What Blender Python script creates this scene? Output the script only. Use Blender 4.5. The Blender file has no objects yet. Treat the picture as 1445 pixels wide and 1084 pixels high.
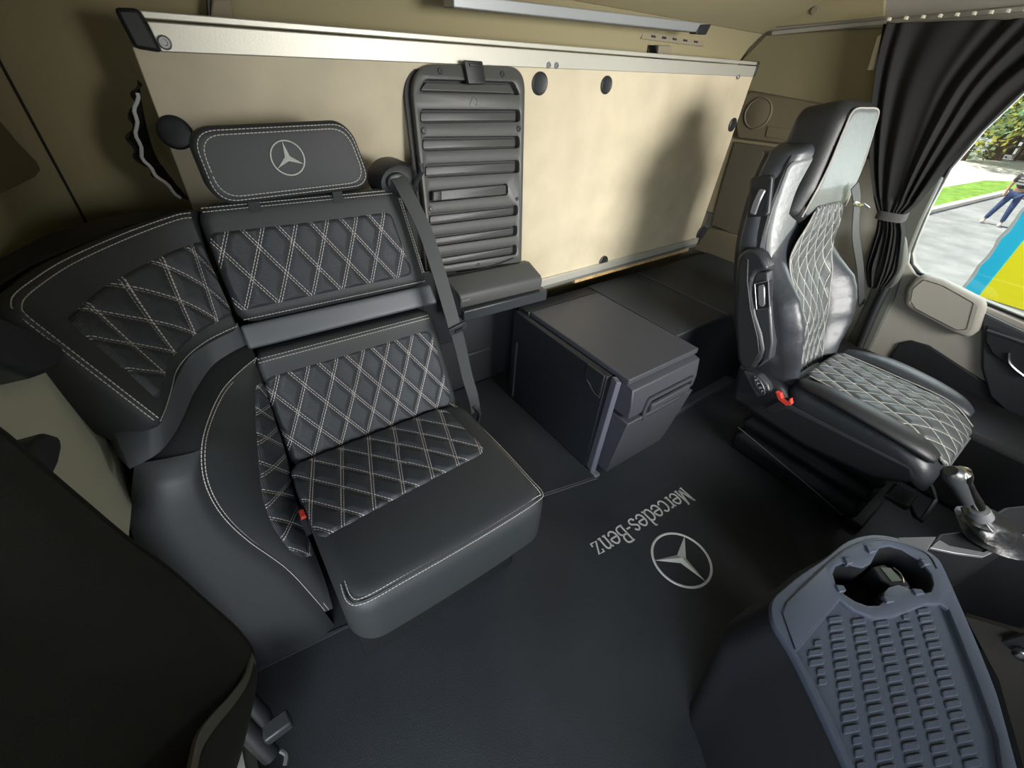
import bpy, bmesh, math, random
import numpy as np
from mathutils import Vector, Matrix
random.seed(4)
S = bpy.context.scene
COL = S.collection
# ------------------------------------------------------------------ camera
FPX = 597.0
CX, CY = 722.5, 542.0
CAM = np.array([0, 0, 1.2])
_M = np.array([[989, -393, 597.], [-558, -496, 597.], [72, -769, -597.]]).T
_M = _M / np.linalg.norm(_M, axis=0)
_u, _s, _v = np.linalg.svd(_M)
RC = _u @ _v            # world -> camera (x right, y down, z forward)
def ray(px, py): return RC.T @ np.array([px - CX, py - CY, FPX])
def at(px, py, ax, val):
    i = 'xyz'.index(ax); d = ray(px, py); t = (val - CAM[i]) / d[i]; return Vector(CAM + t * d)
def atp(px, py, n, d0):
    n = np.array(n, float); d = ray(px, py); return Vector(CAM + (d0 - n @ CAM) / (n @ d) * d)
cd = bpy.data.cameras.new('camera'); cam = bpy.data.objects.new('camera', cd); COL.objects.link(cam)
cd.sensor_width = 36; cd.lens = FPX / 1445 * 36; cd.clip_start = 0.02; cd.clip_end = 300
W = RC.T @ np.diag([1, -1, -1])
mw = Matrix([[W[i][j] for j in range(3)] + [CAM[i]] for i in range(3)] + [[0, 0, 0, 1]])
cam.matrix_world = mw
S.camera = cam
S.view_settings.view_transform = 'Standard'; S.view_settings.look = 'None'
S.view_settings.gamma = 1; S.view_settings.use_curve_mapping = False
S.view_settings.exposure = 0.0
# ------------------------------------------------------------------ materials
def NT(m): return m.node_tree.nodes, m.node_tree.links
def mat(name, col, rough=0.5, metal=0.0, bump=0.0, bscale=200, var=0.0, vscale=6, spec=0.5, emit=None, estr=0):
    m = bpy.data.materials.new(name); m.use_nodes = True; N, L = NT(m); b = N['Principled BSDF']
    b.inputs['Base Color'].default_value = (*col, 1); b.inputs['Roughness'].default_value = rough
    b.inputs['Metallic'].default_value = metal; b.inputs['Specular IOR Level'].default_value = spec
    tc = None
    if bump or var:
        tc = N.new('ShaderNodeTexCoord')
    if bump:
        n = N.new('ShaderNodeTexNoise'); n.inputs['Scale'].default_value = bscale; n.inputs['Detail'].default_value = 3
        L.new(tc.outputs['Object'], n.inputs['Vector'])
        bp = N.new('ShaderNodeBump'); bp.inputs['Strength'].default_value = 1; bp.inputs['Distance'].default_value = bump
        L.new(n.outputs['Fac'], bp.inputs['Height']); L.new(bp.outputs['Normal'], b.inputs['Normal'])
    if var:
        n = N.new('ShaderNodeTexNoise'); n.inputs['Scale'].default_value = vscale; n.inputs['Detail'].default_value = 6
        L.new(tc.outputs['Object'], n.inputs['Vector'])
        r = N.new('ShaderNodeValToRGB')
        r.color_ramp.elements[0].position = .3; r.color_ramp.elements[1].position = .7
        r.color_ramp.elements[0].color = (*[c * (1 - var) for c in col], 1); r.color_ramp.elements[1].color = (*[min(1, c * (1 + var)) for c in col], 1)
        L.new(n.outputs['Fac'], r.inputs['Fac']); L.new(r.outputs['Color'], b.inputs['Base Color'])
    if emit:
        b.inputs['Emission Color'].default_value = (*emit, 1); b.inputs['Emission Strength'].default_value = estr
    return m
def quilt_mat(name, base, thread, w, h, sep, tw, rough=.45, dash=.006, rib=True):
    m = bpy.data.materials.new(name); m.use_nodes = True; N, L = NT(m); b = N['Principled BSDF']
    def math_(op, a, c=None, clamp=False):
        n = N.new('ShaderNodeMath'); n.operation = op; n.use_clamp = clamp
        for i, v in enumerate((a, c)):
            if v is None: continue
            if isinstance(v, (int, float)): n.inputs[i].default_value = v
            else: L.new(v, n.inputs[i])
        return n.outputs[0]
    tc = N.new('ShaderNodeTexCoord'); sx = N.new('ShaderNodeSeparateXYZ'); L.new(tc.outputs['UV'], sx.inputs[0])
    u = math_('DIVIDE', sx.outputs[0], w); v = math_('DIVIDE', sx.outputs[1], h)
    g = math.sqrt(1 / w ** 2 + 1 / h ** 2)
    A = math_('ADD', u, v); B = math_('SUBTRACT', u, v)
    masks = []; dists = []
    for p, q in ((A, B), (B, A)):
        fr = math_('FRACT', math_('ADD', p, 50.0)); d = math_('DIVIDE', math_('ABSOLUTE', math_('SUBTRACT', fr, .5)), g)
        dists.append(d)
        ln = math_('LESS_THAN', math_('ABSOLUTE', math_('SUBTRACT', d, sep)), tw)
        if dash:
            k = math_('FRACT', math_('ADD', math_('MULTIPLY', q, 1 / g / dash), 500.0))
            ln = math_('MULTIPLY', ln, math_('LESS_THAN', k, .74))
        masks.append(ln)
    mk = math_('MAXIMUM', *masks); dm = math_('MINIMUM', *dists)
    mx = N.new('ShaderNodeMix'); mx.data_type = 'RGBA'
    mx.inputs[6].default_value = (*base, 1); mx.inputs[7].default_value = (*thread, 1)
    L.new(mk, mx.inputs[0]); L.new(mx.outputs[2], b.inputs['Base Color'])
    b.inputs['Roughness'].default_value = rough
    hgt = math_('POWER', math_('MINIMUM', math_('DIVIDE', dm, w * .22), 1.0), .6)
    if rib:
        wv = math_('SINE', math_('MULTIPLY', sx.outputs[1], 2 * math.pi / .0028))
        hgt = math_('ADD', hgt, math_('MULTIPLY', wv, .05))
    hgt = math_('ADD', hgt, math_('MULTIPLY', mk, .25))
    bp = N.new('ShaderNodeBump'); bp.inputs['Distance'].default_value = .004; bp.inputs['Strength'].default_value = .9
    L.new(hgt, bp.inputs['Height']); L.new(bp.outputs['Normal'], b.inputs['Normal'])
    return m
LEA = mat('black_leather', (.036, .040, .042), .55, bump=.0003, bscale=320)
LEASHADE = mat('shaded_black_leather', (.014, .015, .016), .5, bump=.0004, bscale=200)  # black leather darkened to paint in shade on the driver seat's sides
LEAW = mat('worn_leather', (.026, .030, .035), .42, bump=.0012, bscale=45)
LEAS = mat('lit_smooth_leather', (.095, .105, .115), .40, bump=.0004, bscale=60)  # bench leather lightened to paint in light on the upward-facing strips
LEAG = mat('grey_leather', (.10, .11, .11), .42, bump=.0012, bscale=60)
QLT = quilt_mat('quilted_leather', (.042, .047, .053), (.66, .61, .58), .065, .115, .0024, .00075)
QLT2 = quilt_mat('quilted_seat_leather', (.050, .057, .058), (.44, .43, .37), .058, .088, 0.0, .0013, rough=.5, dash=0, rib=False)
THR = mat('white_thread', (.62, .58, .54), .8)
PIPE = mat('grey_piping', (.28, .27, .24), .6)
BLK = mat('black_plastic', (.016, .018, .020), .45, bump=.0004, bscale=500)
BLK2 = mat('satin_black_plastic', (.035, .039, .042), .32, bump=.0003, bscale=600)
CHAR = mat('charcoal_plastic', (.050, .053, .062), .42, bump=.0005, bscale=700)
DRK = mat('very_dark_plastic', (.010, .011, .013), .55)
TABM = mat('blue_grey_table_plastic', (.070, .085, .115), .40, bump=.0005, bscale=700)
LADM = mat('ladder_plastic', (.060, .062, .058), .42, bump=.0003, bscale=500)
RUB = mat('floor_rubber', (.026, .030, .034), .5, bump=.0008, bscale=300, var=.18, vscale=5)
BOARD = mat('beige_hardboard', (.50, .44, .31), .6, var=.10, vscale=9)
HEAD = mat('headliner_cloth', (.29, .255, .145), .95, bump=.0008, bscale=500)
BEIG = mat('beige_plastic', (.22, .19, .13), .7, bump=.0003, bscale=400)
DOORP = mat('stone_plastic', (.30, .285, .245), .6, bump=.0004, bscale=500)
GREYP = mat('grey_pillar_plastic', (.10, .105, .09), .6)
CREAM = mat('cream_cloth', (.62, .60, .48), .9, bump=.0006, bscale=500)
ALU = mat('brushed_aluminium', (.56, .55, .48), .45, metal=.55, bump=.0002, bscale=300)
CHR = mat('chrome', (.8, .8, .78), .18, metal=1)
SILV = mat('silver_plastic', (.26, .27, .28), .35, metal=.5)
CURT = mat('black_curtain_cloth', (.008, .0083, .008), .85, bump=.0006, bscale=700)
CURL = mat('dark_olive_cover_cloth', (.020, .020, .014), .85, bump=.0006, bscale=600, var=.15, vscale=5)
HEM = mat('satin_hem', (.15, .14, .10), .35)
BELT = mat('belt_webbing', (.055, .060, .060), .6, bump=.0005, bscale=900)
EMB = mat('silver_embroidery', (.74, .75, .70), .45, metal=.2)
RED = mat('red_plastic', (.62, .05, .03), .4)
WOOD = mat('bare_plywood_edge', (.45, .30, .13), .8, var=.3, vscale=60)
WHT = mat('white_plastic_film', (.5, .5, .5), .4)
# ------------------------------------------------------------------ geometry helpers
WLOC = {}
class G:
    def __init__(s): s.v = []; s.f = []; s.uv = []; s.has = False
    def add(s, vs, fs, uvs=None):
        o = len(s.v); s.v += [Vector(v) for v in vs]; s.f += [tuple(i + o for i in f) for f in fs]
        if uvs: s.has = True
        s.uv += list(uvs) if uvs else [(0, 0)] * len(vs)
        return s
    def box(s, x0, x1, y0, y1, z0, z1):
        vs = [(x, y, z) for x in (x0, x1) for y in (y0, y1) for z in (z0, z1)]
        return s.add(vs, [(0, 1, 3, 2), (4, 6, 7, 5), (0, 4, 5, 1), (2, 3, 7, 6), (0, 2, 6, 4), (1, 5, 7, 3)])
    def obox(s, o, ax, ay, az, hx, hy, hz):
        o, ax, ay, az = map(Vector, (o, ax, ay, az))
        vs = [o + ax * (i * hx) + ay * (j * hy) + az * (k * hz) for i in (-1, 1) for j in (-1, 1) for k in (-1, 1)]
        return s.add(vs, [(0, 1, 3, 2), (4, 6, 7, 5), (0, 4, 5, 1), (2, 3, 7, 6), (0, 2, 6, 4), (1, 5, 7, 3)])
    def prism(s, poly, d):
        poly = [Vector(p) for p in poly]; d = Vector(d); n = len(poly)
        vs = poly + [p + d for p in poly]
        return s.add(vs, [tuple(range(n)), tuple(range(2 * n - 1, n - 1, -1))] + [(i, (i + 1) % n, n + (i + 1) % n, n + i) for i in range(n)])
    def loft(s, rings, cap=True):
        n = len(rings[0]); vs = [Vector(p) for r in rings for p in r]; fs = []
        for k in range(len(rings) - 1):
            for i in range(n):
                j = (i + 1) % n; fs.append((k * n + i, k * n + j, (k + 1) * n + j, (k + 1) * n + i))
        if cap: fs += [tuple(range(n)), tuple(range(len(vs) - 1, len(vs) - n - 1, -1))]
        return s.add(vs, fs)
    def tube(s, path, r, n=8, cap=True):
        path = [Vector(p) for p in path]; rs = r if isinstance(r, (list, tuple)) else [r] * len(path)
        rings = []; prev = None
        for i, p in enumerate(path):
            t = (path[min(i + 1, len(path) - 1)] - path[max(i - 1, 0)]).normalized()
            if prev is None: a = t.orthogonal().normalized()
            else:
                a = prev - t * prev.dot(t); a = a.normalized() if a.length > 1e-6 else t.orthogonal().normalized()
            prev = a; b = t.cross(a)
            rings.append([p + (a * math.cos(2 * math.pi * k / n) + b * math.sin(2 * math.pi * k / n)) * rs[i] for k in range(n)])
        return s.loft(rings, cap)
    def cyl(s, p0, p1, r0, r1=None, n=24):
        return s.tube([p0, p1], [r0, r0 if r1 is None else r1], n)
    def ribbon(s, path, wdirs, w, th, nrm=None):
        path = [Vector(p) for p in path]; rings = []
        for i, p in enumerate(path):
            t = (path[min(i + 1, len(path) - 1)] - path[max(i - 1, 0)]).normalized()
            a = Vector(wdirs[i] if isinstance(wdirs, list) else wdirs); a = (a - t * a.dot(t)).normalized(); b = t.cross(a)
            rings.append([p + a * w / 2 + b * th / 2, p - a * w / 2 + b * th / 2, p - a * w / 2 - b * th / 2, p + a * w / 2 - b * th / 2])
        return s.loft(rings)
    def grid(s, fn, nu, nv, uvfn=None):
        vs = []; uvs = []
        for j in range(nv + 1):
            for i in range(nu + 1):
                vs.append(fn(i / nu, j / nv)); uvs.append(uvfn(i / nu, j / nv) if uvfn else (i / nu, j / nv))
        fs = [(j * (nu + 1) + i, j * (nu + 1) + i + 1, (j + 1) * (nu + 1) + i + 1, (j + 1) * (nu + 1) + i) for j in range(nv) for i in range(nu)]
        return s.add(vs, fs, uvs)
    def build(s, name, m, parent=None, bevel=0, smooth=True, ang=38, sub=0, solid=0, seg=2):
        c = Vector((0, 0, 0))
        lo = Vector([min(v[i] for v in s.v) for i in range(3)]); hi = Vector([max(v[i] for v in s.v) for i in range(3)])
        c = Vector(((lo.x + hi.x) / 2, (lo.y + hi.y) / 2, lo.z))
        me = bpy.data.meshes.new(name); me.from_pydata([v - c for v in s.v], [], s.f); me.update()
        bm = bmesh.new(); bm.from_mesh(me)
        bmesh.ops.remove_doubles(bm, verts=bm.verts, dist=1e-6) if not s.has else None
        bmesh.ops.recalc_face_normals(bm, faces=bm.faces); bm.to_mesh(me); bm.free()
        if s.has:
            uvl = me.uv_layers.new(name='UVMap')
            for l in me.loops: uvl.data[l.index].uv = s.uv[l.vertex_index]
        ms = m if isinstance(m, list) else [m]
        for q in ms: me.materials.append(q)
        if smooth: me.shade_smooth(); me.set_sharp_from_angle(angle=math.radians(ang))
        o = bpy.data.objects.new(name, me); COL.objects.link(o)
        pl = WLOC.get(parent.as_pointer(), Vector((0, 0, 0))) if parent else Vector((0, 0, 0))
        o.location = c - pl; o.parent = parent; WLOC[o.as_pointer()] = c
        if bevel:
            b = o.modifiers.new('bevel', 'BEVEL'); b.width = bevel; b.segments = seg; b.limit_method = 'ANGLE'; b.angle_limit = math.radians(35)
            b.harden_normals = False
        if solid:
            b = o.modifiers.new('solid', 'SOLIDIFY'); b.thickness = solid; b.offset = -1
        if sub:
            b = o.modifiers.new('sub', 'SUBSURF'); b.levels = sub; b.render_levels = sub
        return o
def thing(name, label, cat, loc, group=None):
    o = bpy.data.objects.new(name, None); COL.objects.link(o); o.empty_display_size = .05
    o.location = loc; WLOC[o.as_pointer()] = Vector(loc); tag(o, label, cat, group); return o
def tag(o, label, cat, group=None):
    o['label'] = label; o['category'] = cat
    if group: o['group'] = group
    return o
def struct(o): o['kind'] = 'structure'; return o
def lerp(a, b, t): return a + (b - a) * t
def interp(pts, t):
    """piecewise smooth (Catmull-Rom) interpolation of a point list at t in 0..1"""
    n = len(pts) - 1; x = min(max(t, 0), 1) * n; i = min(int(x), n - 1); f = x - i
    P = [Vector(pts[max(0, min(n, i + k))]) for k in (-1, 0, 1, 2)]
    return .5 * ((2 * P[1]) + (P[2] - P[0]) * f + (2 * P[0] - 5 * P[1] + 4 * P[2] - P[3]) * f * f + (3 * P[1] - P[0] - 3 * P[2] + P[3]) * f ** 3)
def smooth_path(pts, n): return [interp(pts, i / n) for i in range(n + 1)]
def resample(path, step):
    path = [Vector(p) for p in path]; out = [path[0]]; acc = 0
    for a, b in zip(path, path[1:]):
        L = (b - a).length
        while acc + L >= step:
            a = a + (b - a) * ((step - acc) / L); out.append(a); L = (b - a).length; acc = 0
            if L < 1e-9: break
        acc += L
    return out
def stitches(paths, parent, mt=None, r=.0008, step=.0065, name='stitching'):
    g = G()
    for path in paths:
        p = resample(path, step)
        for a, b in zip(p, p[1:]):
            g.tube([a, a + (b - a) * .74], r, 5)
    return g.build(name, mt or THR, parent)
def round_poly(pts, r, seg=6):
    out = []; n = len(pts); P = [Vector((p[0], p[1])) for p in pts]; rr = r if isinstance(r, list) else [r] * n
    for i in range(n):
        a, b, c = P[i - 1], P[i], P[(i + 1) % n]; d1 = (a - b); d2 = (c - b); q = min(rr[i], d1.length * .48, d2.length * .48)
        if q < 1e-6: out.append(b); continue
        s0 = b + d1.normalized() * q; s1 = b + d2.normalized() * q
        for k in range(seg + 1):
            t = k / seg; out.append(s0 * (1 - t) ** 2 + b * 2 * t * (1 - t) + s1 * t * t)
    return out
def rrect(cx, cy, hx, hy, r, seg=5): return round_poly([(cx - hx, cy - hy), (cx + hx, cy - hy), (cx + hx, cy + hy), (cx - hx, cy + hy)], r, seg)
def circ(cx, cy, r, n=28, ry=None): return [Vector((cx + r * math.cos(2 * math.pi * k / n), cy + (ry or r) * math.sin(2 * math.pi * k / n))) for k in range(n)]
def plate(name, outer, holes, O, ux, uy, th, m, parent=None, bev=0.0, top=True):
    """flat plate with holes; its face lies in plane O,ux,uy, its thickness goes behind (against the normal)"""
    cu = bpy.data.curves.new('c', 'CURVE'); cu.dimensions = '2D'; cu.fill_mode = 'BOTH'
    cu.extrude = max(th / 2 - bev, 1e-5); cu.bevel_depth = bev; cu.bevel_resolution = 1; cu.offset = -bev
    for poly in [outer] + holes:
        sp = cu.splines.new('POLY'); sp.points.add(len(poly) - 1); sp.use_cyclic_u = True
        for k, p in enumerate(poly): sp.points[k].co = (p[0], p[1], 0, 1)
    t = bpy.data.objects.new('t', cu); COL.objects.link(t)
    dg = bpy.context.evaluated_depsgraph_get(); me = bpy.data.meshes.new_from_object(t.evaluated_get(dg))
    g = G(); O, ux, uy = Vector(O), Vector(ux).normalized(), Vector(uy); uy = (uy - ux * uy.dot(ux)).normalized(); n = ux.cross(uy)
    g.add([O + ux * v.co.x + uy * v.co.y + n * (v.co.z - th / 2) for v in me.vertices], [tuple(p.vertices) for p in me.polygons])
    bpy.data.objects.remove(t); bpy.data.curves.remove(cu); bpy.data.meshes.remove(me)
    return g.build(name, m, parent, ang=30)
def edge_steps(n, half, re):
    """-1..1 parameters, denser near both ends where the cushion rounds off"""
    k = 6; re_n = min(.45, re / half); inner = [-1 + re_n + (2 - 2 * re_n) * i / n for i in range(n + 1)]
    rim = [1 - re_n * (1 - math.cos(math.pi / 2 * (1 - i / k))) for i in range(k)]   # from inner rim outwards
    rim = sorted(set(round(1 - re_n * (1 - math.sin(math.pi / 2 * (i / k)) ) , 6) for i in range(k + 1)))
    rim = [r for r in rim if r > 1 - re_n + 1e-6]
    return [-r for r in reversed(rim)] + inner + rim
def cushion(name, F, hw, hh, T, m, parent, rc=.03, re=.02, n=(18, 14), bulge=0.0, back=None):
    """rounded cushion: F(x, y, z) maps local metres (x across, y up, z out of the face) to the world.
    hw may be a function of y giving the half width."""
    hwf = hw if callable(hw) else (lambda y: hw); hw0 = max(hwf(y) for y in (-hh, 0, hh))
    us = edge_steps(n[0], hw0, re); vs = edge_steps(n[1], hh, re)
    rcu, rcv = rc / hw0, rc / hh
    def sq(u, v):
        a, b = abs(u), abs(v)
        if a > 1 - rcu and b > 1 - rcv:
            q = Vector(((a - 1 + rcu) / rcu, (b - 1 + rcv) / rcv)); mm = max(q.x, q.y); L = q.length
            if L > 1e-9: q = q * (mm / L)
            a, b = 1 - rcu + q.x * rcu, 1 - rcv + q.y * rcv
            return math.copysign(a, u), math.copysign(b, v)
        return u, v
    g = G(); nu, nv = len(us), len(vs); V = []
    for side in (0, 1):
        for v in vs:
            for u in us:
                a, b = sq(u, v); y = b * hh; x = a * hwf(y)
                e = min((1 - abs(u)) * hw0, (1 - abs(v)) * hh); e = min(e, re) / re
                dz = -re * (1 - math.sqrt(max(0, 1 - (1 - e) ** 2)))
                bl = bulge * (1 - u * u) * (1 - v * v)
                if side == 0: z = dz + bl
                else: z = -T - dz * .5
                V.append(F(x, y, z))
    fs = []
    for side in (0, 1):
        o = side * nu * nv
        for j in range(nv - 1):
            for i in range(nu - 1):
                q = (o + j * nu + i, o + j * nu + i + 1, o + (j + 1) * nu + i + 1, o + (j + 1) * nu + i); fs.append(q if side == 0 else q[::-1])
    ring = [i for i in range(nu)] + [j * nu + nu - 1 for j in range(1, nv)] + [(nv - 1) * nu + i for i in range(nu - 2, -1, -1)] + [j * nu for j in range(nv - 2, 0, -1)]
    o = nu * nv
    for a, b in zip(ring, ring[1:] + ring[:1]): fs.append((a, a + o, b + o, b))
    g.add(V, fs)
    return g.build(name, m, parent, ang=60)
def patch(name, F, quad, m, parent, lift=.0015, puff=.005, W_=.065, H_=.115, step=.004, uvo=(0, 0), rnd=.0, edge=.007, skew=0.0, zfn=None):
    """quilted panel lying on F; quad = four (x, y) corners bl, br, tr, tl"""
    bl, br, tr, tl = [Vector(q) for q in quad]
    nu = max(8, int(max((br - bl).length, (tr - tl).length) / step)); nv = max(8, int(max((tl - bl).length, (tr - br).length) / step))
    gg = math.sqrt(1 / W_ ** 2 + 1 / H_ ** 2); rr = rnd
    Wd, Hd = (br - bl).length, (tl - bl).length
    def uv(u, v):
        if rr:
            a, b = abs(2 * u - 1), abs(2 * v - 1); ru, rv = 2 * rr / Wd, 2 * rr / Hd
            if a > 1 - ru and b > 1 - rv:
                q = Vector(((a - 1 + ru) / ru, (b - 1 + rv) / rv)); mm = max(q.x, q.y); L = q.length
                if L > 1e-9: q = q * (mm / L)
                a, b = 1 - ru + q.x * ru, 1 - rv + q.y * rv
                u = .5 + math.copysign(a, 2 * u - 1) / 2; v = .5 + math.copysign(b, 2 * v - 1) / 2
        return u, v
    def loc(u, v):
        u, v = uv(u, v); return (bl * (1 - u) + br * u) * (1 - v) + (tl * (1 - u) + tr * u) * v
    def UV(u, v):
        p = loc(u, v); return (p.x + skew * p.y + uvo[0], p.y + uvo[1])
    def fn(u, v):
        p = loc(u, v); q = UV(u, v)
        A = q[0] / W_ + q[1] / H_; B = q[0] / W_ - q[1] / H_
        d = min(abs((A + 50) % 1 - .5), abs((B + 50) % 1 - .5)) / gg
        h = puff * min(1, d / (W_ * .22)) ** .6
        e = min(u, 1 - u) * Wd, min(v, 1 - v) * Hd; e = min(min(e) / edge, 1)
        return F(p.x, p.y, lift - .004 * (1 - e) ** 1.5 + h * e + (zfn(p.x, p.y) if zfn else 0))
    g = G(); g.grid(fn, nu, nv, UV)
    return g.build(name, m, parent, ang=180)
def star(parent, O, ux, uy, R, m, name='emblem', ang0=90, th=.002, tw=.055):
    O, ux, uy = Vector(O), Vector(ux).normalized(), Vector(uy).normalized(); n = ux.cross(uy).normalized()
    g = G(); P = lambda a, r, z=0: O + (ux * math.cos(a) + uy * math.sin(a)) * r + n * z
    for rad, w in ((R * .965, R * tw * .8),):
        N = 64; rings = []
        for k in range(N):
            a = 2 * math.pi * k / N
            rings.append([P(a, rad + w * math.cos(b), max(0, th * .7 * math.sin(b)) if b < math.pi else -.0) for b in [math.pi * q / 4 for q in range(5)]])
        rings.append(rings[0]); g.loft(rings, cap=False)
    for k in range(3):
        a = math.radians(ang0 + 120 * k); tip = P(a, R * .95, th * .3); c0 = P(0, 0, th * 1.6)
        s0 = P(a + math.pi / 3, R * .17, 0); s1 = P(a - math.pi / 3, R * .17, 0)
        g.add([c0, tip, s0, s1], [(0, 1, 2), (0, 3, 1)])
    return g.build(name, m, parent, smooth=False)
def edz(d, re): 
    e = min(1, d / re); return -re * (1 - math.sqrt(max(0, 1 - (1 - e) ** 2))) + .0006
def screw(O, n, r, parent, m=None, name='screw'):
    O, n = Vector(O), Vector(n).normalized(); g = G()
    a = n.orthogonal().normalized(); b = n.cross(a)
    prof = [(r, 0), (r, .25 * r), (r * .75, .5 * r), (r * .45, .5 * r), (r * .4, .15 * r), (0.0001, .15 * r)]
    g.loft([[O + (a * math.cos(2 * math.pi * k / 16) + b * math.sin(2 * math.pi * k / 16)) * q + n * h for k in range(16)] for q, h in prof])
    return g.build(name, m or SILV, parent)
def frame(O, ux, uy):
    O, ux = Vector(O), Vector(ux).normalized(); uy = Vector(uy); uy = (uy - ux * uy.dot(ux)).normalized(); n = ux.cross(uy)
    return lambda x, y, z: O + ux * x + uy * y + n * z
# ================================================================== THE CAB SHELL
XL, XR, YR = -.245, 2.24, 1.36
g = G().box(XL, XR + .05, -1.0, YR, -.04, 0); struct(g.build('floor', RUB))
# rear wall, bowed at the top into the sloping headliner
prof = [(YR, 0), (YR, .6), (YR, 1.15), (YR - .01, 1.24), (YR - .035, 1.30), (YR - .08, 1.345)]
g = G(); g.prism([(XL, y, z) for y, z in prof] + [(XL, y + .06, z + .04) for y, z in reversed(prof)], (XR - XL, 0, 0)); struct(g.build('wall_rear', HEAD, ang=50))
prof = [(YR - .082, 1.347), (1.12, 1.42), (.98, 1.505), (.6, 1.60), (-.2, 1.62), (-.75, 1.58), (-1.0, 1.45)]
g = G(); g.prism([(XL, y, z) for y, z in prof] + [(XL, y, z + .05) for y, z in reversed(prof)], (XR - XL + .05, 0, 0)); struct(g.build('ceiling', HEAD, ang=50))
g = G().box(XL - .06, XR + .06, 1.43, 1.47, -.04, 1.74).box(XL - .06, XR + .06, -1.0, 1.43, 1.70, 1.74).box(XL - .06, XL - .055, .52, 1.43, -.04, 1.70); struct(g.build('sun_block_shell', HEAD))  # unseen outer shell, added to block sun leaking in at the rear roof joint
# left wall with rounded rear corner
g = G(); pts = [(XL, .52)] + [(XL, 1.15), (XL + .012, 1.24), (XL + .045, 1.31), (XL + .10, YR)]
g.prism([(x, y, 0) for x, y in pts] + [(x - .05, y + (.05 if x > XL else 0), 0) for x, y in reversed(pts)], (0, 0, 1.62)); struct(g.build('wall_left', HEAD, ang=50))
g = G().box(XL - .05, XL, -1.0, .52, -.04, .10).box(XL - .05, XL, -1.0, .52, 1.42, 1.62); struct(g.build('door_1', DOORP))
# front bulkhead below the windscreen and header above it (behind the viewer)
g = G().box(XL, XR, -1.05, -1.0, -.04, .62); struct(g.build('wall_front', BLK))
g = G().box(XL, XR, -1.05, -1.0, 1.45, 1.62); struct(g.build('trim_6', HEAD))
# seam moulding in the rear left corner and recessed panel on the left wall
p0 = at(-6, 75, 'x', -.195); g = G(); g.tube([(-.188, 1.320, 1.36), (-.188, 1.320, .62)], .0028, 6); struct(g.build('trim_1', DRK))
def onwall(px, py):
    d = ray(px, py); ch = [(XL, .5), (XL, 1.15), (XL + .012, 1.24), (XL + .045, 1.31), (XL + .10, YR)]; best = None
    for (ax_, ay), (bx_, by) in zip(ch, ch[1:]):
        ax2, bx2 = ax_ + .004, bx_ + .004; den = d[0] * (by - ay) - d[1] * (bx2 - ax2)
        t = (ax2 * (by - ay) - ay * (bx2 - ax2)) / den; y = d[1] * t
        if ay - 1e-6 <= y <= by + 1e-6: best = Vector((d[0] * t, y, 1.2 + d[2] * t))
    return best or at(px, py, 'x', XL + .004)
g = G(); q2 = [onwall(*p) for p in [(-60, 105), (-25, 135), (0, 170), (25, 200), (52, 228), (58, 240), (50, 250), (25, 262), (0, 274), (-30, 290)]]
pan = struct(g.prism(q2, (-.010, .003, 0)).build('trim_2', mat('brown_recess_plastic', (.15, .12, .065), .8), bevel=.002))
# ---- right wall: upper trim, side panels, door
def ptsx(px, x): return [at(a, b, 'x', x) for a, b in px]
g = G().prism(ptsx([(1040, 60), (1085, 47), (1250, 28), (1262, 60), (1262, 300), (1180, 500), (1020, 600), (985, 350)], XR), (.05, 0, 0))
# full flat wall with the door-window cut out
win = [at(*p, 'x', XR) for p in [(1560, 60), (1445, 128), (1385, 185), (1340, 238), (1312, 290), (1293, 335), (1285, 358), (1287, 374), (1298, 386), (1370, 419), (1445, 449), (1560, 500)]]
winyz = [(v.y, v.z) for v in win]
plate('wall_right', [(-1.0, -.04), (YR, -.04), (YR, 1.62), (-1.0, 1.62)], [winyz], (XR, 0, 0), (0, 1, 0), (0, 0, 1), .05, DOORP).name = 'wall_right'
wr = bpy.data.objects['wall_right']; wr.location.x += .05; struct(wr)
# window rubber and glass
g = G(); cyc = win + [win[0]]; g.tube([v + Vector((.0, 0, 0)) for v in cyc], .006, 8); struct(g.build('window_1', DRK))
gl = bpy.data.materials.new('window_glass'); gl.use_nodes = True; N, L = NT(gl); N.remove(N['Principled BSDF'])
tr = N.new('ShaderNodeBsdfTransparent'); gs = N.new('ShaderNodeBsdfGlossy'); gs.inputs['Roughness'].default_value = .02; ms = N.new('ShaderNodeMixShader')
ms.inputs[0].default_value = .04; L.new(tr.outputs[0], ms.inputs[1]); L.new(gs.outputs[0], ms.inputs[2]); L.new(ms.outputs[0], N['Material Output'].inputs['Surface'])
tr.inputs['Color'].default_value = (.93, .96, .95, 1)
g = G().prism([v + Vector((.03, 0, 0)) for v in win], (.004, 0, 0)); struct(g.build('window_2', gl))
# upper side lining: headliner cloth darkened for shade, behind the curtain and above the seat
g = G().prism([(XR, YR - .02, .62), (XR, .72, .62), (XR, .72, 1.375), (XR, YR - .10, 1.345), (XR, YR - .02, 1.25)], (-.018, 0, 0)); struct(g.build('trim_3', mat('shaded_lining_cloth', (.20, .175, .10), .95), bevel=.006))
g = G().prism(ptsx([(1088, 40), (1250, 24), (1256, -60), (1130, -60)], XR), (-.016, 0, 0)); struct(g.build('trim_4', HEAD, bevel=.004))
a, b = at(1090, 47, 'x', XR - .02), at(1470, 10, 'x', XR - .02)
g = G().ribbon([a, lerp(a, b, .45), b], (0, 0, 1), .012, .01); struct(g.build('trim_5', DOORP))
g = G(); c = at(1150, 15, 'x', XR - .018); g.cyl(c, c + Vector((-.006, 0, 0)), .013); tag(g.build('round_trim_cap', BEIG, bevel=.001), 'small round beige plastic cap on the upper right side lining', 'cap')
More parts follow.
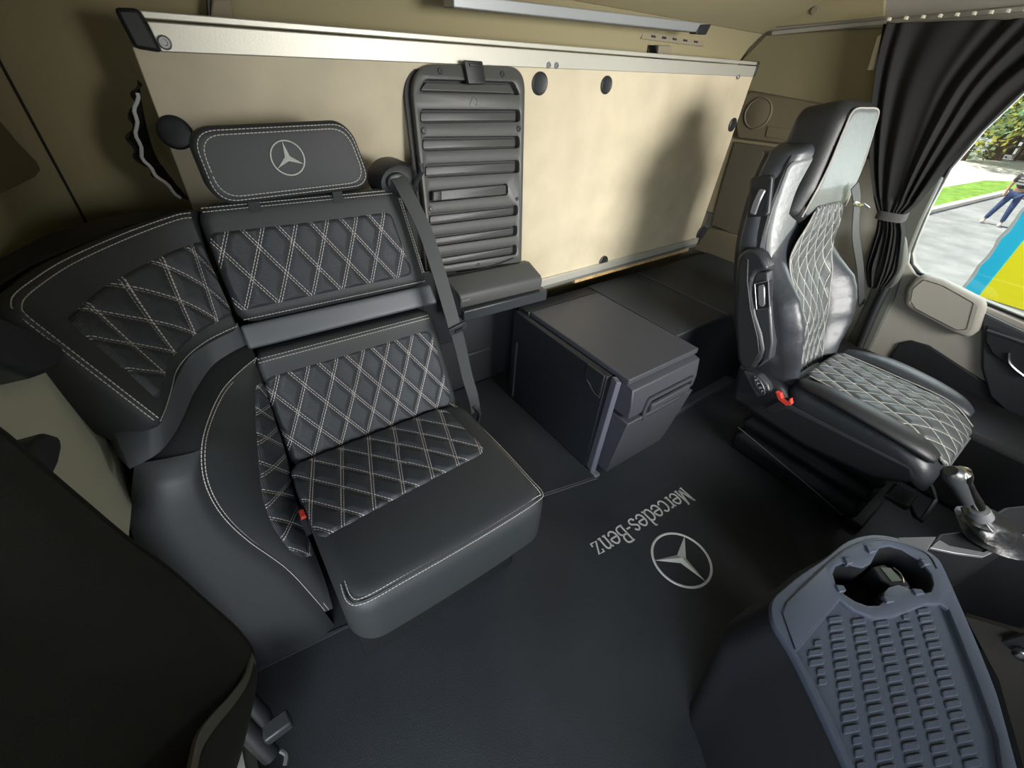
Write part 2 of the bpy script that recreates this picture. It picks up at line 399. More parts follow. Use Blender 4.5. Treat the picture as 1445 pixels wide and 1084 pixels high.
# speaker shelf panel on the right wall
BEIGSHADE = mat('shaded_beige_plastic', (.115, .098, .062), .7)  # beige plastic with the shadow of seat and curtain put into its colour
sp = thing('side_shelf_panel', 'shade-darkened beige moulded side panel with round speaker grille behind the quilted driver seat', 'panel', (2.18, 1.10, 1.0))
x0 = 2.20
o = G().prism(ptsx([(1046, 135), (1060, 128), (1180, 150), (1230, 165), (1232, 225), (1140, 215), (1120, 206), (1040, 196), (1036, 165)], x0), (.03, 0, 0)).build('panel_body', BEIGSHADE, sp, bevel=.008)
c = at(1070, 160, 'x', x0); F_ = frame(c, (0, 1, 0), (0, 0, 1))
g = G(); R = .062
g.loft([[c + Vector((-h, math.cos(2 * math.pi * k / 36) * r, math.sin(2 * math.pi * k / 36) * r)) for k in range(36)] for r, h in ((R, 0), (R, .004), (R * .93, .007), (R * .86, .004), (R * .8, .005), (.001, .007))])
g.build('speaker_grille', BEIGSHADE, sp)
g = G().prism(ptsx([(1084, 178), (1125, 184), (1122, 200), (1081, 193)], x0), (-.004, 0, 0)); g.build('air_vent', BEIGSHADE, sp, bevel=.001)
# lower side panels, the shadow on them put into their brown colours
lp = tag(G().prism(ptsx([(1000, 322), (1042, 333), (1036, 372), (978, 352)], 2.19), (.05, 0, 0)).build('side_locker_cover', BEIGSHADE, bevel=.004), 'low beige side cover panel at the right end of the folded bunk', 'panel')
tag(G().prism(ptsx([(1036, 200), (1128, 212), (1120, 420), (1046, 335), (1003, 318), (1018, 260)], 2.215), (.025, 0, 0)).build('side_lining_panel', mat('shaded_lining', (.075, .064, .042), .9), bevel=.004), 'shade-darkened side lining under the speaker shelf', 'panel')
# rear wall details
vt = thing('rear_air_vent', 'long beige slotted vent let into the rear headliner, right end', 'vent', (1.66, 1.33, 1.29))
vb = [at(*p, 'y', 1.325) for p in [(908, 44), (996, 52), (992, 66), (905, 55)]]
G().prism(vb, (0, .02, 0)).build('vent_frame', BEIG, vt, bevel=.002)
for k in range(5):
    c = at(922 + k * 15, 51.5 + k * 1.9, 'y', 1.324); G().obox(c, (1, 0, -.02), (0, 1, 0), (0, 0, 1), .011, .002, .0028).build('slot', DRK, vt)
for (px, py, w, h, lab) in ((939, 74, 11, 10, 'beige strap clip on the rear headliner below the slotted vent'), (314, 15, 18, 17, 'beige strap clip above the left end of the aluminium rail')):
    c = at(px, py, 'y', 1.31); q = [at(px - w, py + h, 'y', 1.30), at(px - w * .8, py - h, 'y', 1.30), at(px + w * .7, py - h, 'y', 1.30), at(px + w, py + h, 'y', 1.30)]
    t = thing('strap_clip', lab, 'clip', c, 'strap clips on the rear headliner')
    G().prism(q, (0, .035, 0)).build('clip_body', BEIG, t, bevel=.004)
    G().prism([at(px - w - 3, py - h, 'y', 1.30), at(px - w, py - h, 'y', 1.30), at(px - w, py + h, 'y', 1.30), at(px - w - 1, py + h, 'y', 1.30)], (0, .03, 0)).build('clip_slot', DRK, t)
# upper bunk rail
ur = thing('upper_bunk_rail', 'grey aluminium rail with black end latch high under the headliner', 'rail', (1.3, 1.16, 1.33))
a, b = at(640, -10, 'y', 1.17), at(1003, 34, 'y', 1.17)
G().prism([a, b, b + Vector((-.01, 0, -.026)), a + Vector((0, 0, -.026))], (0, .05, 0)).build('rail', mat('grey_aluminium', (.40, .42, .43), .4, metal=.6), ur, bevel=.003)
G().prism([b + Vector((-.06, -.004, -.006)), b + Vector((.0, -.004, 0)), b + Vector((-.015, -.004, -.030)), b + Vector((-.075, -.004, -.032))], (0, .03, 0)).build('end_latch', DRK, ur, bevel=.003)
# ================================================================== FOLDED BUNK
YB = 1.17
bk = thing('folded_bunk', 'beige hardboard bunk folded up against the rear wall with bright aluminium rail on top', 'bunk', (1.0, YB, .47))
P_ = lambda px, py: at(px, py, 'y', YB)
tl, tr_, br, bl = P_(189, 70), P_(1053, 102), P_(978, 352), Vector((.012, YB, .47))
G().prism([(.014, YB, 1.172), (2.072, YB, 1.202), (2.052, YB, .51), (.012, YB, .47)], (0, .03, 0)).build('board_panel', BOARD, bk, bevel=.002)
ra = Vector((.043, YB - .006, 1.222)); rb = Vector((2.063, YB - .006, 1.246))
G().prism([ra + Vector((.005, 0, -.012)), rb + Vector((0, 0, -.012)), rb + Vector((0, 0, -.047)), ra + Vector((.012, 0, -.055))], (0, .045, 0)).build('top_rail', ALU, bk, bevel=.002)
G().prism([ra + Vector((0, .002, .002)), rb + Vector((0, .002, .002)), rb + Vector((0, .002, -.009)), ra + Vector((.004, .002, -.0095))], (0, .045, 0)).build('top_rail_lip', ALU, bk, bevel=.002)
G().prism([ra + Vector((-.034, -.004, .002)), ra + Vector((0, -.004, .004)), ra + Vector((.013, -.004, -.056)), ra + Vector((-.026, -.004, -.052))], (0, .06, 0)).build('end_cap', DRK, bk, bevel=.006)
G().prism([rb + Vector((0, -.003, .004)), rb + Vector((.014, -.003, .003)), rb + Vector((.010, -.003, -.046)), rb + Vector((0, -.003, -.046))], (0, .06, 0)).build('end_cap', DRK, bk, bevel=.004)
G().prism([(.70, YB - .012, .523), (2.05, YB - .012, .540), (2.05, YB - .012, .512), (.70, YB - .012, .492)], (0, .03, 0)).build('bottom_rail', ALU, bk, bevel=.002)
G().prism([(.70, YB - .008, .492), (2.05, YB - .008, .511), (2.06, YB - .008, .497), (.70, YB - .008, .478)], (0, .03, 0)).build('bottom_edge', mat('grey_edge', (.2, .2, .18), .5, metal=.4), bk, bevel=.001)
G().prism([(1.22, YB - .004, .484), (2.0, YB - .004, .497), (2.0, YB - .004, .480), (1.22, YB - .004, .470)], (0, .025, 0)).build('plywood_edge', WOOD, bk)
for px, py in ((232, 60), (774, 92), (785, 92.5), (1042, 108.5)):
    c = at(px, py, 'y', YB - .006); screw(c, (0, -1, 0), .011 if px == 232 else .008, bk)
for px, py in ((966, 350), (972, 348)): screw(at(px, py, 'y', YB - .012), (0, -1, 0), .004, bk)
for px, py, r in ((761, 118, .0285), (855, 120, .0245), (851, 369, .025), (1033, 176, .026), (247, 187, .030), (989, 329, .036)):
    c = at(px, py, 'y', YB); g = G()
    g.loft([[c + Vector((math.cos(2 * math.pi * k / 32) * q, -h, math.sin(2 * math.pi * k / 32) * q)) for k in range(32)] for q, h in ((r, 0), (r, .004), (r * .85, .007), (r * .7, .0055), (.001, .0055))])
    g.build('round_plug', BLK, bk)
# crumpled lining between bunk and wall on the left
g = G()
lp_ = [P_(202, 118), P_(206, 150), P_(214, 190), P_(226, 228), P_(245, 256), P_(268, 285)]
def cr(u, v):
    p = interp(lp_, v); return p + Vector((-.004 - .035 * (1 - abs(2 * v - 1)) * (1 - u) + .006 * math.sin(v * 40) * (1 - u), .02 + .05 * u + .008 * math.sin(v * 57 + 4 * u), 0))
g.grid(cr, 10, 50); tag(g.build('rear_curtain_edge', CURT, solid=.003), 'black crumpled cloth tucked between the bunk and the rear left corner', 'curtain')
g = G(); pth = [interp(lp_, .10 + .85 * k / 24) + Vector((-.010 + .0025 * math.sin(k * 1.3) - .014 * math.sin(math.pi * k / 24), .004, 0)) for k in range(25)]
g.ribbon(pth, (1, .6, 0), .006, .002); tag(g.build('plastic_film_strip', WHT), 'thin crumpled pale plastic strip beside the left edge of the bunk board', 'film')
# ================================================================== LADDER PANEL
ld = thing('bunk_ladder', 'dark grey slotted plastic ladder panel standing upright against the beige bunk', 'ladder', (.70, 1.04, .65))
LN = np.array([0, 1, -.2136]); LD = .899
LO = Vector((.70, 1.04, .66)); lux, luy = Vector((1, 0, 0)), Vector((0, .2136, 1)).normalized()
def L2(px, py):
    p = atp(px, py, LN, LD) - LO; return (p.x, p.dot(luy))
Z = lambda x, y: (500 + x / 2.71, 60 + y / 2.71)
out = round_poly([L2(*Z(*p)) for p in [(212, 78), (655, 92), (640, 840), (296, 885)]], [.075, .06, .01, .01], 10)
slots = [(250, 140, 188, 633, 150, 200), (253, 255, 308, 635, 257, 303), (262, 362, 415, 633, 358, 403), (272, 465, 517, 632, 450, 497), (282, 568, 612, 588, 540, 583), (288, 655, 700, 626, 622, 660), (297, 742, 783, 624, 700, 738), (304, 822, 860, 622, 773, 810)]
holes = []
for i, (xl, yt, yb, xr, yt2, yb2) in enumerate(slots):
    q = [(xl, yb), (xr, yb2), (xr, yt2), (xl, yt)]
    if i == 0: q = [(xl - 2, yb), (xr + 2, yb2), (xr - 22, yt2), (xl + 22, yt)]
    holes.append(round_poly([L2(*Z(*p)) for p in q], .010, 4))
fr = plate('ladder_frame', out, holes, LO, lux, luy, .024, LADM, ld, bev=.0028)
inner = round_poly([L2(*Z(*p)) for p in [(225, 92), (642, 105), (630, 835), (305, 870)]], .05, 8)
back = plate('ladder_back', inner, [], LO - (lux.cross(luy)) * .020, lux, luy, .006, DRK, ld)
for i, (xl, yt, yb, xr, yt2, yb2) in enumerate(slots):
    if i == 4: continue
    q = [(xl + 7, yb - 7), (xr - 11, yb2 - 7), (xr - 11, yt2 + 10), (xl + 7, yt + 10)]
    if i == 0: q = [(xl + 8, yb - 7), (xr - 12, yb2 - 7), (xr - 33, yt2 + 10), (xl + 29, yt + 10)]
    plate('slot_bar', round_poly([L2(*Z(*p)) for p in q], .006, 3), [], LO - lux.cross(luy) * .009, lux, luy, .012, LADM, ld, bev=.002)
# rim step around the frame
rimo = round_poly([L2(*Z(*p)) for p in [(192, 72), (662, 86), (646, 845), (290, 893)]], [.08, .065, .01, .01], 10)
plate('ladder_rim', rimo, [], LO - (lux.cross(luy)) * .022, lux, luy, .012, DRK, ld)
for (x, y) in ((328, 109), (566, 121), (265, 338), (628, 330), (622, 598), (292, 636), (474, 850), (328, 884)):
    screw(atp(*Z(x, y), LN, LD), lux.cross(luy), .0075 if y < 340 else .0055, ld, BLK2)
# grip bar with thumb latch inside the fifth slot
q = round_poly([L2(*Z(*p)) for p in [(302, 607), (582, 580), (582, 545), (302, 570)]], .003, 3); plate('grip_bar', q, [], LO - lux.cross(luy) * .003, lux, luy, .01, LADM, ld, bev=.001)
q = round_poly([L2(*Z(*p)) for p in [(303, 606), (335, 603), (335, 568), (303, 571)]], .003, 3); plate('thumb_latch', q, [], LO - lux.cross(luy) * .0005, lux, luy, .006, BLK, ld, bev=.001)
# top latch strap
q = round_poly([L2(*Z(*p)) for p in [(408, 72), (478, 76), (492, 162), (426, 162)]], .004, 3); lt = plate('top_latch', q, [], LO + lux.cross(luy) * .016, lux, luy, .016, BLK, ld, bev=.002)
q = round_poly([L2(*Z(*p)) for p in [(425, 84), (468, 86), (466, 98), (428, 97)]], .002, 3); plate('latch_button', q, [], LO + lux.cross(luy) * .019, lux, luy, .006, DRK, lt, bev=.001)
q = [L2(*Z(*p)) for p in [(442, 236), (452, 208), (462, 208), (470, 225), (468, 240), (456, 246)]]
g = G(); pts = [LO + lux * a_ + luy * b_ + lux.cross(luy) * .001 for a_, b_ in q]; g.tube(pts + [pts[0]], .0009, 5); g.build('moulded_arrow', SILV, ld)
# fold-out shelf under the ladder
sh = thing('ladder_shelf', 'small dark folding shelf box at the foot of the slotted ladder', 'shelf', (.73, 1.0, .55))
zt = .64
c0, c1, c2, c3 = at(650, 412, 'y', .98), at(764, 390, 'y', .98), Vector((.845, 1.10, .70)), Vector((.545, 1.10, .70))
topf = [Vector((.562, .985, .655)), Vector((.868, .985, .648)), Vector((.845, 1.045, .672)), Vector((.545, 1.045, .684))]
x0_, x1_ = .562, .868
rings = []
for x, dz in ((x0_, .0), (x1_, -.006)):
    o_ = -.018 if x == x0_ else -.012
    rings.append([Vector((x, .975, .607 + dz)), Vector((x, .975, .640 + dz)), Vector((x, .983, .652 + dz)), Vector((x + o_, 1.035, .682 + dz)), Vector((x + o_, 1.06, .678 + dz)), Vector((x + o_, 1.06, .607 + dz))])
G().loft(rings).build('shelf_lid', LADM, sh, bevel=.003)
rings = []
for x, dz in ((x0_ + .004, 0), (x1_ + .018, -.004)):
    rings.append([Vector((x, .962, .566 + dz)), Vector((x, .962, .602 + dz)), Vector((x, 1.06, .606 + dz)), Vector((x, 1.06, .575 + dz))])
G().loft(rings).build('shelf_tray', BLK2, sh, bevel=.004)
G().prism([(x0_ + .002, .974, .636), (x0_ + .03, .974, .636), (x0_ + .03, .974, .628), (x0_ + .002, .974, .628)], (0, -.002, 0)).build('hinge_tab', SILV, sh)
G().prism([(.535, 1.0, .58), (.57, .975, .58), (.57, .975, .64), (.53, 1.04, .70)], (0, .05, .01)).box(.44, .60, 1.062, 1.160, .44, .70).build('shelf_end', DRK, sh, bevel=.003)
cab = [atp(*Z(330, 885), LN, LD) + Vector((0, -.006, 0)), atp(*Z(420, 872), LN, LD) + Vector((0, -.012, .0)), atp(*Z(520, 850), LN, LD) + Vector((0, -.012, 0)), atp(*Z(606, 822), LN, LD) + Vector((0, -.006, 0))]
tag(G().tube(smooth_path(cab, 16), .0013, 6).build('thin_cable', DRK), 'thin black cord hanging across the foot of the ladder', 'cord')
# ================================================================== REAR BENCH SEAT
bs = thing('bench_seat', 'black leather bench seat with diamond quilting and a wide headrest', 'seat', (.23, .62, 0))
G().box(.01, .455, .50, .82, .0, .31).build('seat_base', BLK, bs, bevel=.01)
G().box(.014, .455, .985, 1.12, .0, .90).build('back_housing', DRK, bs, bevel=.01)
G().prism([(.40, .47, .12), (.47, .47, .12), (.47, .56, .31), (.40, .45, .31)], (0, .03, 0)).build('base_bracket', BLK2, bs, bevel=.004)
# seat cushion: front edge rolls over
def FC(x, y, z):
    s = (y + .2) / .4
    return Vector((.2275 + x + (.008 * (1 - s) if x > 0 else 0), .602 + y * (.99 + .03 * (1 - (x / .23) ** 2) * (1 - s)), .436 + z + .006 * math.sin(s * 3.1) - .01 * max(0, .25 - s)))
cushion('seat_cushion', FC, .2275, .205, .15, LEA, bs, rc=.055, re=.035, n=(30, 26), bulge=.006)
sc = bpy.data.objects['seat_cushion']
patch('quilted_panel', lambda x, y, z: FC(x, y, z + .006 * (1 - (x / .2275) ** 2) * (1 - (y / .205) ** 2)), [(-.224, -.042), (.175, -.022), (.172, .19), (-.224, .19)], QLT, sc, rnd=.03, skew=.25)
z_ = lambda x, y: FC(x, y, .0005)
def edge_loop(inset, zz):
    P = []
    for k in range(41): 
        P.append((k / 40))
    pth = [(-.2275 + inset, -.14), (-.2275 + inset, -.185 + inset * .6), (-.19, -.205 + inset), (-.1, -.205 + inset), (.1, -.205 + inset), (.19, -.203 + inset), (.2275 - inset, -.18), (.2275 - inset, -.12), (.2275 - inset, 0.02), (.222 - inset, .12), (.215 - inset, .2)]
    return [FC(p.x, p.y, zz) for p in smooth_path([(a_, b_, 0) for a_, b_ in pth], 80)]
stitches([edge_loop(.012, -.008), edge_loop(.020, -.0035)], sc)
g = G().tube(edge_loop(.016, -.006), .0011, 6); g.build('seam', DRK, sc)
# lower backrest
def tilt(xa, xb, O, y0, z0, y1, z1, wtop):
    up = Vector((0, y1 - y0, z1 - z0)); H = up.length; up.normalize(); n = Vector((1, 0, 0)).cross(up); hw = (xb - xa) / 2
    def F(x, y, z):
        s = (y + H / 2) / H; xx = (x + hw) * (1 + (wtop - 1) * s)
        return Vector((xa + xx, y0, z0)) + up * (y + H / 2) + n * z
    return F, hw, H / 2
FL, hwl, hhl = tilt(.012, .455, None, .80, .40, .873, .685, .93)
lb = cushion('lower_backrest', FL, hwl, hhl, .08, LEA, bs, rc=.03, re=.02, n=(30, 20), bulge=.004)
patch('quilted_panel', FL, [(-hwl + .004, -hhl + .02), (hwl - .018, -hhl + .02), (hwl - .022, hhl - .045), (-hwl + .004, hhl - .052)], QLT, lb, rnd=.025, uvo=(.01, 0), lift=.004)
stitches([[FL(x, hhl - d, edz(d, .02)) for x in np.linspace(-hwl + .01, hwl - .01, 60)] for d in (.010, .017)], lb)
# strip between (tilted upward) and upper backrest
FS, hws, hhs = tilt(.014, .447, None, .892, .690, .915, .735, .985)
cushion('lumbar_strip', FS, hws, hhs, .05, LEAS, bs, rc=.006, re=.006, n=(20, 6))
FU, hwu, hhu = tilt(.014, .440, None, .908, .738, .99, .952, .945)
ub = cushion('upper_backrest', FU, hwu, hhu, .10, LEA, bs, rc=.035, re=.022, n=(30, 20), bulge=.004)
patch('quilted_panel', FU, [(-hwu + .004, -hhu + .028), (hwu - .038, -hhu + .030), (hwu - .045, hhu - .052), (-hwu + .004, hhu - .052)], QLT, ub, rnd=.018, uvo=(.0, .03), lift=.004)
stitches([[FU(x, hhu - d, edz(d, .022)) for x in np.linspace(-hwu + .01, hwu - .02, 60)] for d in (.008, .015)] + [[FU(x, -hhu + .010, edz(.010, .022)) for x in np.linspace(-hwu + .01, hwu - .01, 60)]] + [[FU(hwu - d, y, edz(d, .022)) for y in np.linspace(-hhu + .03, hhu - .02, 40)] for d in (.008, .014)], ub)
# headrest
FH = frame((.188, .972, 1.016), (1, 0, 0), (0, .13, 1))
hr = cushion('headrest', lambda x, y, z: FH(x * (1 - .10 * (y / .06 if x > 0 else -.2 * y / .06)), y + .004 * (x / .13), z), .145, .063, .095, LEA, bs, rc=.038, re=.014, n=(30, 16), bulge=.004)
def hl(d, zz):
    q = round_poly([(-.145 + d, -.063 + d), (.145 - d, -.063 + d), (.145 - d, .063 - d), (-.145 + d, .063 - d)], .036, 8); q = q + [q[0]]
    return [FH(p.x * (1 - .10 * (p.y / .06 if p.x > 0 else -.2 * p.y / .06)), p.y + .004 * (p.x / .13), zz) for p in q]
stitches([hl(.007, edz(.007, .014)), hl(.014, edz(.014, .014) + .001)], hr)
star(hr, FH(-.001, .006, .0055), (1, 0, 0), (0, .13, 1), .030, EMB, 'star_emblem', 96, .003)
G().box(.10, .12, .98, 1.0, .92, .97).build('headrest_post', DRK, bs); G().box(.26, .28, .98, 1.0, .92, .97).build('headrest_post', DRK, bs)
# ------------------------------------------------------------------ corner unit
cu_ = thing('corner_seat_unit', 'curved black leather corner piece with quilted inner side, wrapping to the left wall', 'seat', (-.10, .80, 0))
topc = [(.004, .985, .945), (-.014, .988, .944), (-.06, .968, .938), (-.113, .915, .936), (-.164, .848, .935), (-.193, .785, .935), (-.206, .74, .935), (-.203, .700, .932)]
botc = [(.012, .902, .733), (-.014, .890, .733), (-.045, .872, .732), (-.075, .843, .73), (-.096, .80, .73), (-.106, .755, .728), (-.118, .705, .726), (-.131, .672, .722)]
def FK(x, y, z):      # x 0..1 along, y 0..1 up, z metres out
    a = interp(botc, x); b = interp(topc, x); p = a.lerp(b, y)
    t = (interp(topc, min(1, x + .02)).lerp(interp(botc, min(1, x + .02)), 1 - y) - interp(topc, max(0, x - .02)).lerp(interp(botc, max(0, x - .02)), 1 - y)).normalized()
    n = (b - a).normalized().cross(t).normalized()
    if n.dot(Vector((.35, .25, p.z)) - p) < 0: n = -n
    p = p + n * z; p.x = max(p.x, -.240); return p
LK = .37; HK = .22
F2 = lambda x, y, z: FK((x + LK / 2) / LK, (y + HK / 2) / HK, z)
uc = cushion('upper_backrest', F2, LK / 2, HK / 2, .085, LEA, cu_, rc=.02, re=.018, n=(44, 18), bulge=.003)
patch('quilted_panel', F2, [(-LK / 2 + .006, -HK / 2 + .030), (LK / 2 - .050, -HK / 2 + .022), (LK / 2 - .075, HK / 2 - .055), (-LK / 2 + .006, HK / 2 - .055)], QLT, uc, rnd=.012, lift=.004, uvo=(.02, .02), skew=-.45)
st = []
for d in (.006, .014):
    st.append([F2(x, HK / 2 - d, edz(d, .018)) for x in np.linspace(-LK / 2 + .005, LK / 2 - .02, 70)] + [F2(LK / 2 - d, y, edz(d, .018)) for y in np.linspace(HK / 2 - .02, -HK / 2 + .01, 40)])
st.append([F2(x, -HK / 2 + .008, edz(.008, .018)) for x in np.linspace(-LK / 2 + .005, LK / 2 - .008, 70)])
stitches(st, uc)
# strip below it
sb = [(.014, .915, .69), (-.02, .897, .69), (-.056, .868, .688), (-.092, .80, .686), (-.112, .745, .684), (-.132, .700, .682), (-.155, .670, .68), (-.19, .655, .68)]
sa = [(.012, .935, .732), (-.014, .915, .732), (-.05, .89, .731), (-.082, .845, .73), (-.102, .795, .729), (-.118, .745, .727), (-.140, .700, .722), (-.19, .69, .722)]
g = G(); g.loft([[interp(sa, k / 40), interp(sb, k / 40), interp(sb, k / 40) + Vector((-.02, .06, 0)), interp(sa, k / 40) + Vector((-.02, .06, 0))] for k in range(41)]); g.build('lumbar_strip', LEAS, cu_, ang=60)
# lower bolster: outer edge curve, inner join curve
Eo = [(.02, .868, .682), (-.012, .842, .680), (-.052, .795, .678), (-.084, .725, .674), (-.104, .665, .664), (-.118, .640, .615), (-.119, .632, .541), (-.104, .628, .453), (-.068, .624, .318), (-.046, .622, .17), (-.036, .620, .09)]
Ei = [(.016, .872, .675), (.016, .86, .640), (.014, .845, .59), (.012, .832, .54), (.010, .815, .48), (.004, .79, .42), (-.004, .75, .39), (-.008, .70, .34), (-.010, .66, .27), (-.012, .635, .18), (-.018, .618, .09)]
def FB(x, y, z):   # x 0..1 along the edge, y 0..1 from outer edge to the join
    a, b = interp(Eo, x), interp(Ei, x); p = a.lerp(b, y)
    t = (interp(Eo, min(1, x + .02)) - interp(Eo, max(0, x - .02))); w = (b - a)
    n = Vector((.62, -.75, .25)).normalized()
    k = math.sin(math.pi * min(max(y, 0), 1)); e = math.sin(math.pi * min(1, max(0, x)))
    return p + n * (z + .022 * k * e * (1 - .3 * y))
g = G(); g.grid(lambda u, v: FB(u, v, 0), 60, 16); bolf = g.build('inner_side', LEA, cu_, ang=180)
patch('quilted_panel', lambda x, y, z: FB(x / .62, y / .14, z), [(.085, .088), (.485, .046), (.50, .141), (.075, .141)], QLT, cu_, lift=.002, uvo=(.0, .02), rnd=.02, W_=.065, H_=.115, puff=.004)
st = [[interp(Eo, k / 120) + Vector((.62, -.75, .35)).normalized() * .002 + (interp(Ei, k / 120) - interp(Eo, k / 120)).normalized() * d for k in range(121)] for d in (.0, .008)]
stitches(st, bolf)
# end face: rounded leather panel down to the floor
endo = Eo[4:]
wallx = [(-.186, .672, .675), (-.212, .664, .62), (-.236, .658, .55), (-.240, .655, .45), (-.238, .655, .32), (-.228, .652, .17), (-.214, .650, .0)]
endo2 = [Vector(p) for p in endo[:-1]] + [Vector((-.030, .625, 0))]
def EF(u, v):
    a, b = interp([tuple(p) for p in endo2], v), interp(wallx, v); p = a.lerp(b, u)
    bul = math.sin(math.pi * min(1, u * 1.0)) * .012 + .010 * (1 - (1 - min(1, u * 6)) ** 2) - .0
    top = max(0, 1 - v / .10); p = p + Vector((0, -bul * (1 - top * .8), 0)); return p
g = G(); g.grid(EF, 24, 50); g.build('end_panel', LEA, cu_, ang=180)
# top shelf of the lower unit and carcass behind
top_in = [Vector(p) for p in Eo[:5]] ; nT = 20
g = G(); g.grid(lambda u, v: interp([tuple(p) for p in top_in], v).lerp(interp([(.02, .93, .688), (-.03, .91, .688), (-.11, .83, .688), (-.16, .74, .686), (-.185, .672, .668)], v), u) + Vector((0, 0, .0)), 10, nT); g.build('top_panel', LEA, cu_, ang=180)
G().prism([(-.20, .71, 0), (-.15, .71, 0), (-.13, .85, 0), (-.06, .93, 0), (-.20, .93, 0)], (0, 0, .655)).build('carcass', DRK, cu_)
G().prism([(-.236, .72, .66), (-.232, .79, .66), (-.205, .86, .66), (-.15, .935, .66), (-.09, .995, .66), (-.03, 1.02, .66), (.005, 1.02, .66), (.005, 1.075, .66), (-.05, 1.09, .66), (-.13, 1.06, .66), (-.20, .99, .66), (-.242, .90, .66)], (0, 0, .265)).build('rear_shade_filler', DRK, cu_, bevel=.01)  # near-black filler standing in for the shade behind the corner backrest
# beige side pillar panel beside the corner unit
g = G().prism([at(*p, 'x', -.212) for p in [(-60, 440), (40, 470), (120, 560), (150, 618), (186, 652), (190, 700), (184, 766), (90, 720), (-80, 640)]], (-.02, 0, 0))
tag(g.build('side_pillar_trim', CREAM, bevel=.006), 'pale cream trim panel between the corner seat and the dark cover on the left', 'trim')
# ------------------------------------------------------------------ bench seat belt
sbt = thing('seat_belt', 'grey woven seat belt hanging from its guide down the right side of the bench', 'seat belt', (.45, .85, .35))
gd = G(); c = Vector((.418, 1.01, .955))
gd.loft([[c + Vector((math.cos(a) * r * 1.15 + dx, -h, math.sin(a) * r * .95)) for a in [2 * math.pi * k / 24 for k in range(24)]] for r, h, dx in ((.046, -.05, 0), (.046, .0, 0), (.040, .018, 0), (.024, .026, 0), (.001, .027, 0))])
gd.build('belt_guide', BLK, sbt)
G().loft([[c + Vector((-.012 + math.cos(a) * r * 1.3, -h, .006 + math.sin(a) * r)) for a in [2 * math.pi * k / 20 for k in range(20)]] for r, h in ((.020, .022), (.019, .034), (.012, .037), (.001, .037))]).build('guide_cap', BLK2, sbt, bevel=.001)
G().tube([c + Vector((.030, -.03, .0)), c + Vector((.040, -.05, .03)), c + Vector((.040, -.045, .045))], .006, 8).build('belt_hook', BLK2, sbt)
bp_ = [Vector((.402, .968, .972)), Vector((.408, .945, .95)), Vector((.425, .90, .88)), Vector((.432, .855, .80)), Vector((.437, .815, .72)), Vector((.440, .795, .672))]
G().ribbon(smooth_path(bp_, 24), (1, 0, 0), .034, .003).build('webbing', BELT, sbt)
bp2 = [Vector((.444, .797, .664)), Vector((.462, .80, .59)), Vector((.480, .802, .50)), Vector((.500, .802, .42)), Vector((.508, .80, .36))]
G().ribbon(smooth_path(bp2, 20), (1, 0, 0), .031, .003).build('webbing', BELT, sbt)
g = G().obox((.446, .790, .668), (1, 0, .2), (0, 1, 0), (-.2, 0, 1), .024, .004, .010); tp = g.build('latch_plate', BLK2, sbt, bevel=.002)
G().obox((.446, .784, .666), (1, 0, .2), (0, 1, 0), (-.2, 0, 1), .010, .003, .004).build('latch_slot', DRK, tp)
G().tube([(.500, .80, .385), (.512, .79, .37), (.516, .79, .35), (.512, .795, .32)], .006, 8).build('belt_anchor', BLK2, sbt)
bk2 = thing('belt_buckle', 'small buckle with a red button sunk between bench cushion and corner piece', 'buckle', (.0, .66, .37))
G().obox((-.006, .655, .40), (1, 0, 0), (0, 1, 0), (0, 0, 1), .006, .016, .03).build('buckle_body', DRK, bk2, bevel=.002)
G().obox((-.004, .648, .432), (1, 0, 0), (0, 1, 0), (0, 0, 1), .005, .010, .004).build('release_button', RED, bk2, bevel=.001)
# ================================================================== FRIDGE BOX between the seats
fb = thing('fridge_box', 'charcoal plastic cool box drawer with a wide moulded front handle', 'fridge', (1.12, .86, 0))
lid = G().prism([(.937, .600, .440), (1.297, .600, .440), (1.297, 1.10, .440), (.937, 1.10, .440)], (0, 0, -.022)); lid.build('lid', CHAR, fb, bevel=.004, seg=3)
def fz(z):  # front face profile: widest under the lid, tapering to the foot
    return .590 if z > .40 else .590 + .0 * z
prof = [(.606, .418), (.578, .410), (.566, .345), (.566, .300), (.560, .285), (.564, .255), (.590, .05), (.600, .0)]
rings = []
for y, z in prof:
    s = 0.0 if z > .25 else (.25 - z) / .25
    rings.append([Vector((.940 + .018 * s, y, z)), Vector((1.288 - .012 * s, y, z)), Vector((1.288 - .012 * s, .655, z)), Vector((.940 + .018 * s, .655, z))])
G().loft(rings[:4]).build('drawer_front', CHAR, fb, bevel=.004)
G().loft(rings[4:]).build('lower_front', CHAR, fb, bevel=.004)
G().prism([(.955, .655, 0), (1.285, .655, 0), (1.285, 1.09, 0), (.955, 1.09, 0)], (0, 0, .418)).build('box_body', BLK, fb, bevel=.004)
FF = frame((1.125, .5645, .312), (1, 0, 0), (0, 0, 1))
q = [(p.x, p.y) for p in round_poly([(-.105, -.054), (.080, -.054), (.130, -.008), (.138, .048), (-.112, .048), (-.122, -.005)], .014, 5)]
def v3(p, z=0): return FF(p[0], p[1], z)
q2 = [(a_ * .90, b_ * .74) for a_, b_ in q]
G().loft([[v3(p, 0) for p in q], [v3(p, .006) for p in q], [v3(p, .007) for p in q2], [v3(p, -.010) for p in q2]], cap=False).build('handle_surround', CHAR, fb, ang=30)
G().prism([v3(p, -.0005) for p in q2], (0, .002, 0)).build('handle_recess', DRK, fb)
G().loft([[v3(p, d) for p in [(-.100, -.002), (.108, .004), (.104, .030), (-.100, .026)]] for d in (.002, .018)]).build('handle', CHAR, fb, bevel=.005, seg=3)
